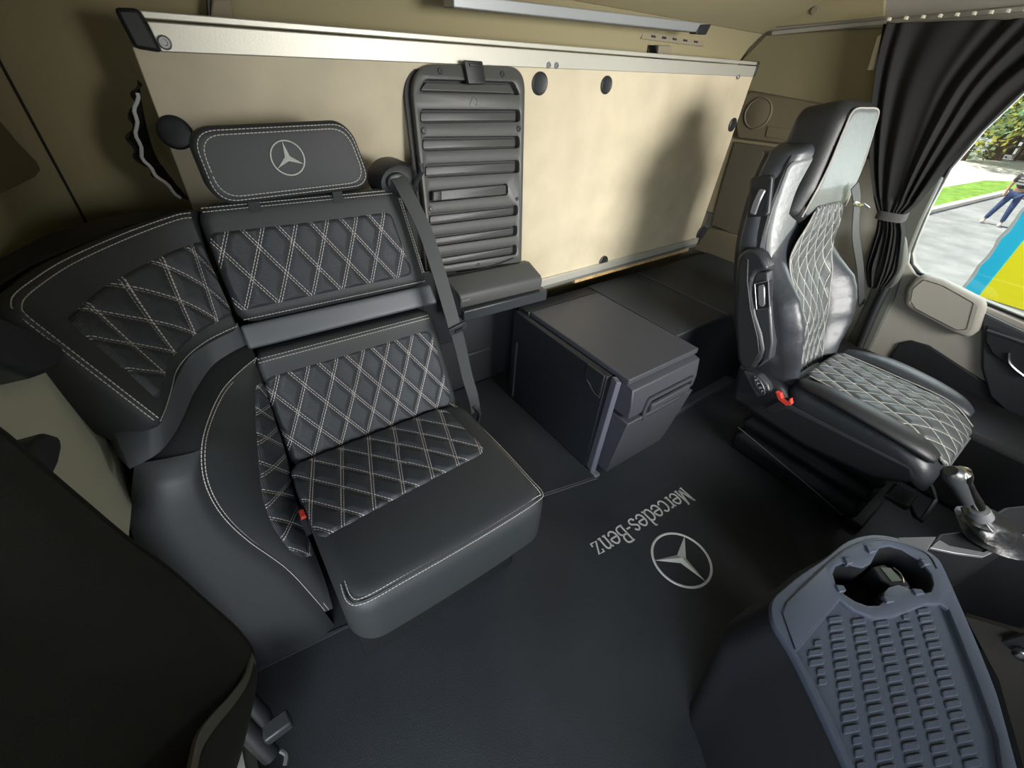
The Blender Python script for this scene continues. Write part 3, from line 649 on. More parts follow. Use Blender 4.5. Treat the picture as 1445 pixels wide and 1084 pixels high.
# black partition standing left of the fridge, with strap slot and silver corner strip
pt = thing('partition_panel', 'black upright side panel along the left flank of the cool box', 'panel', (.93, .86, 0))
G().box(.905, .930, .66, 1.16, 0, .425).build('panel', mat('flat_black_panel', (.009, .011, .015), .6), pt, bevel=.003)
G().prism([(.9035, .665, .345), (.9035, .745, .380), (.9035, .745, .43), (.9035, .665, .43)], (-.008, 0, 0)).build('panel_tab', BLK, pt, bevel=.002)
G().tube([(.899, .665, .343), (.899, .690, .343), (.899, .735, .375), (.899, .745, .40)], .0025, 6).build('panel_rib', CHAR, pt)
G().box(.902, .906, 1.12, 1.13, .02, .30).build('panel_rib', CHAR, pt)
G().prism([(.905, .622, .430), (.917, .612, .430), (.917, .618, .0), (.905, .632, .0)], (.012, .03, 0)).build('corner_strip', mat('grey_strip', (.10, .105, .13), .45), pt, bevel=.002)
G().box(.900, .925, .600, .63, .0, .014).build('foot_clip', SILV, pt, bevel=.002)
# locker to the right of the fridge with a flat top
lk = thing('storage_locker', 'low black locker with flat top running from the cool box to the right wall', 'locker', (1.7, .95, 0))
G().box(1.302, 2.20, .70, 1.165, 0, .432).build('locker_body', BLK, lk, bevel=.006)
G().box(1.302, 2.20, .695, 1.165, .434, .440).build('locker_top', RUB, lk, bevel=.002)
G().tube([(1.62, .693, .4425), (1.62, 1.16, .4425)], .002, 6).build('top_seam', CHAR, lk)
G().box(1.300, 1.9, .655, .70, 0, .03).build('locker_plinth', CHAR, lk, bevel=.004)
tp_ = tag(G().box(.932, 1.30, 1.102, 1.165, .0, .438).build('rear_ledge', BLK, bevel=.003), 'black ledge behind the cool box lid under the bunk', 'ledge')
# engine-cover panel behind the recess
rp = tag(G().prism([(.44, 1.32, 0), (1.05, 1.32, 0), (1.05, 1.30, .80), (.44, 1.30, .80)], (0, .03, 0)).build('recess_back_panel', GREYP if False else BLK2), 'dark moulded panel at the back of the gap between bench and cool box', 'panel')
G().tube([(.75, 1.315, .17), (.83, 1.312, .17), (.90, 1.312, .17)], .010, 8).build('pressed_rib', BLK2, rp)
# raised mat plate in the gap
mt = tag(G().prism([(.47, .70, 0), (.69, .645, 0), (.905, .600, 0), (.905, 1.30, 0), (.47, 1.30, 0)], (0, 0, .010)).build('floor_plate', RUB, bevel=.004), 'raised black rubber floor plate in the gap between bench and cool box', 'mat')
G().tube([(.47, .697, .006), (.69, .641, .006), (.905, .596, .006)], .0035, 8).build('plate_edge_trim', CHAR, mt)
tag(G().prism([(-.235, .62, 0), (-.21, .62, 0), (.0, .598, 0), (.0, .605, 0), (-.21, .64, 0), (-.235, .64, 0)], (0, 0, .003)).build('floor_edge_strip', CHAR, bevel=.0005), 'thin silver strip on the floor along the foot of the corner seat', 'strip')
# ================================================================== FLOOR LETTERING AND EMBLEM
GL = {
 'M': ([[(.05, 0), (.05, 1)], [(.05, 1), (.5, .05)], [(.5, .05), (.95, 1)], [(.95, 1), (.95, 0)], [(-.08, 0), (.2, 0)], [(.78, 0), (1.1, 0)], [(-.08, 1), (.1, 1)], [(.9, 1), (1.1, 1)]], 1.15),
 'e': ([[(.05, .36), (.85, .36), (.82, .55), (.65, .68), (.4, .69), (.16, .58), (.05, .34), (.14, .1), (.4, -.01), (.68, .03), (.85, .16)]], 1.0),
 'r': ([[(.15, 0), (.15, .68)], [(0, .68), (.15, .68)], [(0, 0), (.35, 0)], [(.15, .45), (.3, .64), (.5, .69), (.62, .64)]], .72),
 'c': ([[(.82, .56), (.62, .68), (.38, .69), (.14, .56), (.05, .34), (.14, .1), (.38, -.01), (.64, .02), (.84, .16)]], .96),
 'd': ([[(.8, 1), (.8, 0)], [(.62, 1), (.8, 1)], [(.8, 0), (.98, 0)], [(.8, .56), (.6, .68), (.36, .68), (.14, .56), (.05, .34), (.14, .1), (.36, -.01), (.6, .02), (.8, .16)]], 1.08),
 's': ([[(.72, .56), (.52, .68), (.3, .68), (.13, .55), (.2, .42), (.56, .3), (.74, .2), (.66, .04), (.42, -.01), (.2, .02), (.08, .14)]], .88),
 '-': ([[(.05, .34), (.5, .34)]], .6),
 'B': ([[(.14, 0), (.14, 1)], [(0, 1), (.55, 1), (.78, .9), (.78, .66), (.55, .53), (.14, .53)], [(.55, .53), (.84, .42), (.88, .14), (.6, 0), (0, 0)]], 1.05),
 'n': ([[(.15, 0), (.15, .68)], [(0, .68), (.15, .68)], [(0, 0), (.32, 0)], [(.15, .5), (.35, .66), (.58, .68), (.74, .52), (.74, 0)], [(.6, 0), (.92, 0)]], 1.02),
 'z': ([[(.1, .52), (.1, .67), (.72, .67), (.08, .01), (.74, .01), (.74, .18)]], .84)}
def glyph(ch, O, ux, uy, hgt, wid, th, lift):
    g = G(); n = ux.cross(uy)
    for stn in GL[ch][0]:
        P = [O + ux * (a * wid) + uy * (b * hgt) for a, b in stn]
        if len(P) > 4: P = smooth_path(P, len(P) * 4) if ch not in 'z' else P
        g.ribbon(P, n.cross((P[-1] - P[0]).normalized()) if len(P) == 2 else [n.cross(((P[min(i + 1, len(P) - 1)] - P[max(i - 1, 0)])).normalized()) for i in range(len(P))], th, .0016)
    for i, v in enumerate(g.v): v += n * lift
    return g
tx = thing('floor_lettering', 'line of silver serif lettering embroidered across the dark floor mat', 'lettering', (.91, .38, 0))
word = 'Mercedes-Benz'; tot = sum(GL[c][1] for c in word); a0 = Vector((1.137, .3955, .001)); a1 = Vector((.694, .4175, .001))
ux_ = (a1 - a0).normalized(); uy_ = Vector((ux_.y, -ux_.x, 0)) * 1.0
if uy_.y > 0: uy_ = -uy_
pos = 0; k_ = (a1 - a0).length / tot
for ch in word:
    glyph(ch, a0 + ux_ * (pos * k_), ux_, uy_, .060, k_ * .92, .0055, .0012).build('letter', EMB, tx, smooth=False)
    pos += GL[ch][1]
em = thing('floor_emblem', 'silver three-pointed star in a ring embroidered on the dark floor mat', 'emblem', (.905, .222, 0))
star(em, (.904, .2225, .0008), (-1, 0, 0), (0, -1, 0), .0925, EMB, 'star_ring', 90, .004, tw=.055).rotation_euler = (0, 0, 0)
# ================================================================== DRIVER SEAT
ds = thing('driver_seat', 'black leather air-sprung driver seat with quilted centre and tall integrated headrest', 'seat', (1.62, .2, 0))
G().box(1.50, 1.86, -.06, .42, 0, .03).build('base_plate', DRK, ds, bevel=.006)
rings = []
for z, i in ((.03, .01), (.08, .0), (.11, .02), (.15, .0), (.18, .02), (.22, .0), (.25, .02), (.28, .01)):
    rings.append([Vector((1.47 + i, -.03 + i, z)), Vector((1.82 - i, -.03 + i, z)), Vector((1.82 - i, .42 - i, z)), Vector((1.47 + i, .42 - i, z))])
G().loft(rings).build('suspension_bellows', DRK, ds, bevel=.01, seg=3)
G().prism([(1.405, -.085, .335), (1.405, .0, .265), (1.405, .20, .235), (1.405, .47, .25), (1.405, .50, .40), (1.405, .34, .40), (1.405, .30, .36), (1.405, -.05, .385)], (.43, 0, 0)).build('seat_shell', DRK, ds, bevel=.022, seg=4)
G().tube([(1.403, .40, .17), (1.403, .1, .12), (1.403, .0, .10)], .002, 6).build('shell_seam', CHAR, ds)
# cushion
def FD(x, y, z):
    s = (y + .20) / .42; roll = -.045 * max(0, (.28 - s) / .28) ** 2
    return Vector((1.618 + x * (1 + .02 * (1 - s)), .115 + y, .425 + z + roll - .02 * s * 0))
dc = cushion('seat_cushion', FD, .208, .215, .085, LEAW, ds, rc=.05, re=.04, n=(30, 26), bulge=.0)
# side bolsters of the cushion
for sgn in (-1, 1):
    pts = [(1.618 + sgn * .172, -.07, .412), (1.618 + sgn * .18, -.02, .428), (1.618 + sgn * .185, .08, .440), (1.618 + sgn * .185, .2, .444), (1.618 + sgn * .175, .31, .43)]
    pp = smooth_path(pts, 20); g = G(); rings = []
    for i, p in enumerate(pp):
        r = (.038 + .004 * math.sin(i / 20 * math.pi)) * (1 - .45 * (abs(i / 10 - 1)) ** 3)
        rings.append([p + Vector((math.cos(a) * r * 1.05, 0, math.sin(a) * r * .5 - .006)) for a in [2 * math.pi * k / 20 for k in range(20)]])
    g.loft(rings); g.build('cushion_bolster', LEAW if sgn > 0 else LEASHADE, dc, ang=70)  # left bolster takes the leather copy with shade in its colour
patch('quilted_panel', lambda x, y, z: FD(x, y, z + .010 * (1 - (x / .15) ** 2)), [(-.135, -.213), (.135, -.213), (.128, .205), (-.128, .205)], QLT2, dc, W_=.058, H_=.088, lift=.006, puff=.004, rnd=.02, skew=.3)
pth = lambda s_: smooth_path([FD(s_ * .137, -.205, .012), FD(s_ * .140, -.12, .010), FD(s_ * .138, .03, .010), FD(s_ * .130, .19, .010)], 30)
G().tube(pth(-1), .002, 6).tube(pth(1), .002, 6).build('cushion_piping', PIPE, dc)
def thighs(): pass
# front tongue with hanging straps
G().prism([(1.50, -.105, .372), (1.72, -.105, .372), (1.72, -.09, .348), (1.50, -.09, .348)], (0, .02, 0)).build('front_strip', CREAM if False else LEAG, ds, bevel=.003)
G().tube([(1.52, -.09, .20), (1.52, -.13, .16), (1.54, -.15, .145), (1.68, -.15, .145), (1.70, -.13, .16), (1.70, -.09, .20)], .006, 8).build('slide_bar', BLK2, ds)
G().box(1.42, 1.50, -.10, -.04, .225, .245).build('lever_pad', BLK2, ds, bevel=.006)
# backrest
BO = Vector((1.610, .352, .445)); BU = Vector((0, .31, .95)).normalized(); BN = Vector((1, 0, 0)).cross(BU)
def hwB(y):
    P = [(-.10, .13), (0, .17), (.10, .22), (.20, .234), (.32, .224), (.42, .226), (.52, .222), (.60, .208), (.66, .185), (.70, .13)]
    for (a, b), (c, d) in zip(P, P[1:]):
        if y <= c: t = (y - a) / (c - a); t = max(0, t); t = t * t * (3 - 2 * t); return b + (d - b) * t
    return P[-1][1]
def hB(x, y):
    hw = hwB(y); u = abs(x) / hw
    shd = -.060 * max(0, (abs(x) - .11) / .11) ** 1.4 * min(1, max(0, (y - .24) / .14))
    bol = .078 * math.exp(-((u - .86) / .26) ** 2) * math.exp(-((y - .17) / .22) ** 2)
    lum = .022 * math.exp(-((y - .16) / .10) ** 2) * math.exp(-(x / .15) ** 2)
    return bol + lum + shd
BC = [(.315, .34), (.352, .40), (.395, .48), (.435, .56), (.475, .64), (.512, .72), (.538, .80), (.553, .88), (.564, .96), (.573, 1.04), (.582, 1.12), (.590, 1.20)]
def FBk(x, y, z):
    t = ((.445 + .93 * y) - .34) / .08 / 11
    p = interp([(1.600, a, b) for a, b in BC], t); d = (interp([(0, a, b) for a, b in BC], t + .03) - interp([(0, a, b) for a, b in BC], t - .03)).normalized() if 0.03 < t < .97 else BU
    return p + Vector((x, 0, 0)) + Vector((1, 0, 0)).cross(d) * z
def wr(x, y):   # creases in the bolsters
    return .0016 * math.sin(y * 150 + 14 * x) * math.exp(-((abs(x) - .19) / .05) ** 2) * math.exp(-((y - .12) / .12) ** 2)
FBm = lambda x, y, z: FBk(x, y + .305, (z + hB(x, y + .305) + wr(x, y + .305)) if z > -.06 else z)
body = cushion('backrest', FBm, lambda y: hwB(y + .305), .385, .11, LEAW, ds, rc=.03, re=.03, n=(44, 54))
# grey shoulder panels
for sgn in (-1, 1):
    patch('shoulder_panel', lambda x, y, z: FBk(x, y, z + hB(x, y)), [(sgn * .12, .46), (sgn * .212, .36), (sgn * .190, .640), (sgn * .12, .655)] if sgn > 0 else [(-.212, .36), (-.12, .46), (-.11, .660), (-.188, .640)], LEAG, body, lift=.004, puff=0, rnd=.02, edge=.01)
# neck and head panel standing proud
NK = lambda y: .165 - (y) * .12 if y < .35 else .123
def hwN(y):
    P = [(0, .12), (.05, .165), (.12, .158), (.20, .138), (.28, .122), (.345, .108)]
    for (a, b), (c, d) in zip(P, P[1:]):
        if y <= c: t = max(0, (y - a) / (c - a)); return b + (d - b) * t
    return P[-1][1]
FN = lambda x, y, z: FBk(x + .005, (y + .168) * 1.03 + .445 + (-.012 * max(0, (y - .08) / .08) if z < -.05 else 0), z + .012 + .022 * min(1, (y + .168) / .12))
nk = cushion('headrest', FN, lambda y: hwN(y + .168), .168, .135, LEASHADE, ds, rc=.045, re=.04, n=(24, 24), bulge=.004)
pf = [(-.150, -.125), (.150, -.125), (.098, .150), (-.098, .150)]
patch('head_panel', FN, pf, LEAG, nk, lift=.005, puff=0, rnd=.045, edge=.008)
pr = []
for sgn in (-1, 1): pr.append([FN(sgn * .151, -.125, .004), FN(sgn * .126, 0, .004), FN(sgn * .106, .10, .003), FN(sgn * .085, .147, .002), FN(0, .152, .002)])
g = G()
for q in pr: g.tube(smooth_path(q, 24), .0022, 6)
g.build('head_piping', PIPE, nk)
# quilted centre of backrest
def wq(y):
    P = [(-.04, .088), (.1, .104), (.2, .122), (.3, .144), (.36, .150), (.42, .136), (.47, .112), (.52, .085)]
    for (a, b), (c, d) in zip(P, P[1:]):
        if y <= c: t = max(0, (y - a) / (c - a)); return b + (d - b) * t
    return P[-1][1]
def zq(y): t = min(1, max(0, (y - .28) / .20)); return .030 * t * t * (3 - 2 * t)
FQ = lambda x, y, z: FBk(x * wq(y) / .15, y, z + hB(x * wq(y) / .15, y) * (1 - min(1, max(0, (y - .28) / .16))) + zq(y))
qp = patch('quilted_panel', FQ, [(-.15, -.03), (.15, -.03), (.15, .515), (-.15, .515)], QLT2, body, lift=.006, puff=.004, W_=.058, H_=.088, rnd=.03)
g = G()
for sgn in (-1, 1):
    g.tube([FQ(sgn * .15, y, .005) for y in np.linspace(-.02, .50, 60)], .002, 6)
g.build('back_piping', PIPE, body)
# rear shell and side cheeks
def hwS(y): return hwB(y) - .005
g = G(); rings = []
for y in np.linspace(-.02, .66, 22):
    hw = hwS(y); rings.append([FBk(x, y, z) for x, z in ((-hw, -.04), (hw, -.04), (hw * .96, -.12), (hw * .6, -.16), (-hw * .6, -.16), (-hw * .96, -.12))])
g.loft(rings); g.build('back_shell', BLK, ds, ang=50)
# belt slots with levers in the shoulders
for sgn in (-1, 1):
    s_ = sgn
    c = FBk(s_ * .218, .545, -.075)
    bz = G().obox(c, (1, 0, 0), BU, BN, .012, .055, .032).build('belt_outlet', DRK, ds, bevel=.008, seg=3)
    G().tube([c + Vector((s_ * .012, 0, 0)) + BN * .033 + BU * .045, c + Vector((s_ * .012, 0, 0)) + BN * .034 - BU * .045], .0018, 6).build('outlet_rim', SILV, bz)
    p = [c + Vector((s_ * .016, 0, 0)) - BU * .045 - BN * .01, c + Vector((s_ * .026, 0, 0)) - BU * .01 + BN * .005, c + Vector((s_ * .020, 0, 0)) + BU * .02 + BN * .015]
    G().ribbon(smooth_path(p, 10), tuple(BN), .018, .008).build('belt_lever', SILV, bz, bevel=.003)
# folded-up armrest on the left side
Z2 = lambda x, y: (1020 + x / 4.517, 330 + y / 4.517)
ar = [at(*Z2(*p), 'x', 1.345) for p in [(85, 180), (105, 125), (150, 98), (195, 95), (245, 130), (283, 205), (285, 235), (215, 245), (190, 290), (182, 380), (205, 520), (245, 640), (262, 740), (245, 800), (195, 860), (120, 862), (92, 800), (75, 600), (70, 400)]]
am = G().prism(ar, (.05, 0, 0)).build('armrest', BLK, ds, bevel=.010, seg=3)
ai = [at(*Z2(*p), 'x', 1.344) for p in [(110, 200), (140, 150), (165, 160), (160, 300), (180, 480), (225, 660), (235, 760), (190, 840), (130, 845), (105, 760), (98, 500)]]
G().prism(ai, (-.003, 0, 0)).build('armrest_pad', LEASHADE, am, bevel=.002)
sp_ = [at(*Z2(*p), 'x', 1.352) for p in [(215, 245), (285, 240), (303, 480), (318, 700), (300, 800), (215, 858), (250, 800), (262, 740), (245, 640), (205, 520), (190, 390), (190, 290)]]
G().prism(sp_, (.036, 0, 0)).build('armrest_spine', BLK2, am, bevel=.006, seg=3)
hb = [at(*Z2(*p), 'x', 1.349) for p in [(205, 320), (290, 300), (298, 470), (215, 480)]]
ah = G().prism(hb, (.03, 0, 0)).build('release_frame', DRK, am, bevel=.003)
hb = [at(*Z2(*p), 'x', 1.346) for p in [(225, 330), (258, 322), (266, 345), (268, 450), (258, 465), (236, 466), (226, 450), (222, 350)]]
G().prism(hb, (.01, 0, 0)).build('release_button', SILV, ah, bevel=.003)
G().tube([at(*Z2(290, 305), 'x', 1.347), at(*Z2(299, 475), 'x', 1.347), at(*Z2(215, 484), 'x', 1.347), at(*Z2(203, 320), 'x', 1.347), at(*Z2(290, 300), 'x', 1.347)], .0016, 6).build('release_trim', SILV, ah)
# control pod with switches at the hinge
pod = [at(*Z2(*p), 'x', 1.38) for p in [(125, 875), (230, 900), (285, 960), (300, 1010), (215, 1045), (180, 990)]]
pd = G().prism(pod, (.03, 0, 0)).build('control_pod', BLK2, ds, bevel=.006, seg=3)
oc = at(*Z2(235, 965), 'x', 1.379); a1_ = (at(*Z2(262, 1015), 'x', 1.379) - at(*Z2(208, 915), 'x', 1.379)).normalized(); a2_ = Vector((1, 0, 0)).cross(a1_)
def oval(r1, r2, dx): return [oc + a1_ * (math.cos(2 * math.pi * k / 28) * r1) + a2_ * (math.sin(2 * math.pi * k / 28) * r2) + Vector((dx, 0, 0)) for k in range(28)]
R1, R2 = .034, .0125
G().loft([oval(R1, R2, 0), oval(R1, R2, -.002), oval(R1 * .9, R2 * .8, -.003), oval(R1 * .9, R2 * .8, 0)], cap=False).build('pod_ring', CHR, pd)
G().prism(oval(R1 * .9, R2 * .8, -.0005), (.001, 0, 0)).build('switch_panel', DRK, pd)
for k in range(4):
    g = G(); c = oc + a1_ * (-.022 + .0145 * k) + Vector((-.0015, 0, 0))
    if k % 2: g.tube([c - a2_ * .005 + a1_ * .003, c + a1_ * -.003, c + a2_ * .005 + a1_ * .003], .001, 5)
    else: g.tube([c - a2_ * .005, c + a2_ * .005, c + a2_ * .004 + a1_ * .004, c - a2_ * .003 + a1_ * .004], .001, 5)
    g.build('switch_symbol', WHT, pd)
# belt stalk with red release
rbk = at(1103, 564, 'x', 1.37)
bu = G().obox(rbk + Vector((.008, .0, -.03)), (1, 0, 0), (0, -.5, .86), (0, .86, .5), .010, .04, .014).build('belt_buckle', DRK, ds, bevel=.003)
q = [at(*p, 'x', 1.366) for p in [(1094, 553), (1101, 556), (1103, 562), (1112, 567), (1115, 563), (1117, 571), (1109, 573), (1098, 564)]]
G().prism(q, (.016, 0, 0)).build('release_button', RED, bu, bevel=.001)
# driver belt
db = thing('seat_belt', 'grey seat belt strap running down the far side of the driver seat', 'seat belt', (1.86, .45, .4))
q = [at(1206, 262, 'y', .50), at(1209, 285, 'y', .49), at(1207, 330, 'y', .47), at(1214, 380, 'y', .45), at(1216, 430, 'y', .43)]
G().ribbon(smooth_path(q, 20), (1, -.2, 0), .026, .003).build('webbing', BELT, db)
c = at(1210, 288, 'y', .485); G().obox(c, (1, .0, -.2), (0, 1, 0), (0, 0, 1), .03, .004, .006).build('latch_plate', CHR, db, bevel=.002)
G().tube([c + Vector((.02, -.01, 0)), c + Vector((.05, -.02, -.012))], .004, 6).build('latch_tongue', CHR, db)
G().tube([at(1168, 503, 'y', .36), at(1176, 497, 'y', .36), at(1184, 506, 'y', .36)], .009, 8).build('belt_anchor', SILV, db)
# ================================================================== CURTAIN ON THE RIGHT
ct = thing('side_curtain', 'black pleated curtain gathered with a tie band beside the driver seat', 'curtain', (2.12, .6, .55))
rows = [((1246, 33), (1600, 22)), ((1238, 70), (1520, 75)), ((1231, 120), (1445, 128)), ((1227, 180), (1388, 183)), ((1228, 235), (1338, 237)), ((1234, 280), (1298, 285)), ((1240, 303), (1276, 306)), ((1238, 325), (1277, 330)), ((1230, 350), (1274, 360)), ((1222, 378), (1268, 385)), ((1226, 405), (1250, 407))]
XC = 2.13
Lr = [tuple(at(*a, 'x', XC)) for a, b in rows]; Rr = [tuple(at(*b, 'x', XC)) for a, b in rows]
def cf(u, v):
    a, b = interp(Lr, v), interp(Rr, v); p = a.lerp(b, u ** (1.0 + .5 * (v < .6) * (.6 - v)))
    pl_ = math.sin((u + .05 * math.sin(u * 9)) * 2 * math.pi * 7 + 1.2 * math.sin(v * 5)) * .5 + .35 * math.sin(u * 2 * math.pi * 3.3 + 2 + v * 3) + .2 * math.sin(u * 40 + v * 9)
    amp = (.020 + .014 * (1 - v)) * (.55 + .45 * math.sin(u * 8.3 + 1)) if v < .5 else .014
    if .5 < v < .64: amp = .010
    return p + Vector((pl_ * amp - .012 * math.sin(u * math.pi), 0, .006 * math.sin(u * 30) * (v > .9)))
G().grid(cf, 150, 90).build('cloth', CURT, ct, ang=180, solid=.003)
def band(u): 
    p = interp(Lr, .6).lerp(interp(Rr, .6), u); return p
q = [band(-.05) + Vector((.02, 0, 0)), band(0) + Vector((-.022, 0, .004)), band(.5) + Vector((-.034, 0, .0)), band(1.0) + Vector((-.022, 0, -.004)), band(1.05) + Vector((.02, 0, 0))]
G().ribbon(smooth_path(q, 16), (0, .1, 1), .030, .004).build('tie_band', mat('grey_tie_cloth', (.06, .06, .058), .8), ct)
for k in range(9):
    p = at(1252 + k * 24, 30 - k * 1.6, 'x', XC)
    g = G().box(p.x + .0, p.x + .02, p.y - .003, p.y + .003, p.z + .002, p.z + .010).build('curtain_glider', CREAM, ct)
tag(G().prism([at(*p, 'x', 2.19) for p in [(1238, 52), (1244, 48), (1232, 98), (1224, 99)]], (.02, 0, 0)).build('lining_tab', CREAM), 'pale torn lining edge at the rear top edge of the side curtain', 'trim')
# ================================================================== DOOR DETAILS ON THE RIGHT
q = [at(*p, 'x', XR - .03) for p in [(1262, 245), (1330, 250), (1300, 312), (1284, 352), (1262, 420), (1215, 520), (1180, 515), (1225, 420), (1250, 330)]]
tag(G().prism(q, (.029, 0, 0)).build('door_pillar_trim', GREYP, bevel=.006), 'dark grey door pillar trim between curtain and side window', 'trim')
q = [at(*p, 'x', XR - .05) for p in [(1199, 512), (1240, 425), (1256, 370), (1262, 336), (1272, 330), (1278, 345), (1276, 380), (1262, 415), (1215, 510)]]
q_ = [at(1203, 512, 'x', 2.19), at(1238, 430, 'x', 2.19), at(1262, 385, 'x', 2.19), at(1272, 360, 'x', 2.19)]
tag(G().tube(smooth_path(q_, 16), .016, 10).build('door_seal', DRK), 'thick black rubber door seal rising behind the driver seat', 'seal')
gh = thing('grab_handle', 'dark grey vertical grab handle on the door pillar below the curtain', 'handle', (2.17, .33, .55))
q = [at(1262, 345, 'x', 2.16), at(1267, 335, 'x', 2.15), at(1273, 342, 'x', 2.15), at(1273, 372, 'x', 2.15), at(1264, 392, 'x', 2.15), at(1256, 402, 'x', 2.18)]
G().tube(smooth_path(q, 24), .014, 10).build('handle_bar', GREYP, gh)
dc_ = thing('door_card', 'beige grey door lining with black pocket and handle recess under the side window', 'door trim', (2.2, .2, .3))
q = [at(*p, 'x', XR - .02) for p in [(1284, 352), (1282, 372), (1292, 388), (1370, 424), (1500, 480), (1560, 760), (1420, 760), (1160, 600), (1200, 512), (1262, 420)]]
G().prism(q, (.018, 0, 0)).build('door_lining', DOORP, dc_, bevel=.01, seg=3)
q = [at(*p, 'x', XR - .032) for p in [(1258, 500), (1268, 485), (1285, 481), (1310, 488), (1420, 560), (1540, 640), (1540, 800), (1330, 640), (1235, 560)]]
G().prism(q, (.013, 0, 0)).build('door_pocket', DRK, dc_, bevel=.004)
q = [at(*p, 'x', XR - .075) for p in [(1274, 432), (1278, 408), (1290, 394), (1303, 388), (1330, 396), (1385, 424), (1391, 432), (1380, 468), (1366, 479), (1346, 472), (1292, 443)]]
ap = G().prism(q, (.055, 0, 0)).build('elbow_pad', BEIG if False else DOORP, dc_, bevel=.018, seg=4)
q = [at(*p, 'x', XR - .076) for p in [(1285, 425), (1288, 408), (1303, 395), (1330, 403), (1374, 428), (1364, 465), (1350, 466), (1292, 436)]]
stp = [a for a in q] + [q[0]]; stitches([resample(stp, .004)], ap, DRK, .0012, .006)
q = [at(*p, 'x', XR - .045) for p in [(1386, 440), (1400, 447), (1470, 480), (1500, 640), (1440, 600), (1396, 560), (1384, 520)]]
hp = G().prism(q, (.026, 0, 0)).build('handle_panel', BLK2, dc_, bevel=.008, seg=3)
q = [at(*p, 'x', XR - .055) for p in [(1392, 460), (1460, 485), (1470, 540), (1445, 532), (1400, 500), (1390, 482)]]
G().prism(q, (.012, 0, 0)).build('handle_bezel', DRK, hp, bevel=.004)
G().tube(smooth_path([at(*p, 'x', XR - .062) for p in [(1424, 498), (1424, 510), (1432, 520), (1450, 534)]], 12), .004, 6).build('pull_handle', CHR, hp)
G().tube([at(*p, 'x', XR - .058) for p in [(1393, 466), (1420, 475), (1462, 490)]], .005, 6).build('bezel_edge', CHAR, hp)
# lower dash side in shadow
tag(G().box(1.90, XR - .03, -.95, .50, 0, .30).build('door_sill_box', DRK, bevel=.02), 'black sill box along the foot of the driver door', 'sill')
# ================================================================== CONSOLE TABLE
zc = .50
cs = thing('console_table', 'grey plastic dash table with double cup holder and ribbed tray', 'table', (.72, -.16, 0))
Z3 = lambda x, y: (980 + x / 2.824, 700 + y / 2.824)
def c2(x, y, z=zc): p = at(*Z3(x, y), 'z', z); return (p.x, p.y)
outer_ = [c2(*p) for p in [(305, 430), (322, 398), (420, 315), (520, 250), (600, 183), (660, 160), (720, 152), (790, 160), (900, 200), (975, 245), (1012, 320), (1060, 430), (1130, 590), (1210, 790), (1290, 1084), (1340, 1300), (760, 1420), (610, 1084), (500, 850), (390, 625), (310, 500)]]
outer = [(p.x, p.y) for p in round_poly(outer_, .02, 4)]
cup = [c2(*p) for p in [(553, 310), (563, 280), (595, 266), (640, 278), (672, 285), (705, 268), (722, 235), (740, 205), (780, 198), (830, 212), (900, 255), (945, 310), (955, 350), (945, 380), (905, 388), (860, 368), (815, 352), (775, 362), (755, 385), (758, 415), (735, 436), (690, 436), (640, 418), (600, 392), (565, 350)]]
panelp = [c2(*p) for p in [(345, 462), (362, 430), (520, 282), (548, 350), (585, 402), (400, 608)]]
trayp = [c2(*p) for p in [(585, 412), (640, 455), (720, 490), (800, 480), (930, 430), (985, 430), (1015, 450), (1060, 560), (1130, 740), (1210, 960), (1260, 1300), (760, 1380), (650, 1100), (540, 860), (470, 730), (408, 622)]]
plate('table_top', outer, [cup, trayp], (0, 0, zc), (1, 0, 0), (0, 1, 0), .014, TABM, cs, bev=.003)
plate('tray_floor', trayp, [], (0, 0, zc - .009), (1, 0, 0), (0, 1, 0), .004, TABM, cs)
plate('card_flap', panelp, [], (0, 0, zc + .0015), (1, 0, 0), (0, 1, 0), .004, TABM, cs, bev=.001)
gr = G().tube([Vector((p[0], p[1], zc + .0008)) for p in [c2(*q) for q in [(400, 612), (350, 470), (366, 428), (440, 352), (520, 278)]]], .0012, 6); gr.build('flap_gap', DRK, cs)
gr = G().tube([Vector((p[0], p[1], zc + .0006)) for p in smooth_path([Vector((*c2(*q), 0)) for q in [(520, 278), (600, 215), (690, 178), (760, 172), (850, 195), (930, 235), (965, 290)]], 24)], .0012, 6); gr.build('rim_groove', DRK, cs)
# cup holder wells
def inset(poly, k): c = Vector((sum(p[0] for p in poly) / len(poly), sum(p[1] for p in poly) / len(poly))); return [(c.x + (p[0] - c.x) * k, c.y + (p[1] - c.y) * k) for p in poly]
ci = inset(cup, 1.0)
g = G(); g.loft([[Vector((*p, zc - .004)) for p in ci], [Vector((*p, zc - .12)) for p in inset(cup, .88)]], cap=False); g.add([Vector((*p, zc - .12)) for p in inset(cup, .88)], [tuple(range(len(cup)))]); g.build('cup_well', DRK, cs, ang=60)
for (x, y, dx, dy) in ((612, 262, 20, 14), (702, 215, 24, 16), (580, 372, 22, 16), (770, 415, 24, 16), (888, 385, 26, 14), (918, 268, 22, 12)):
    q = [c2(x - dx, y - dy), c2(x + dx * .5, y - dy * .7), c2(x + dx, y + dy * .6), c2(x - dx * .3, y + dy)]
    G().prism([Vector((*p, zc + .004)) for p in q], (0, 0, -.012)).build('cup_finger', TABM, cs, bevel=.0015)
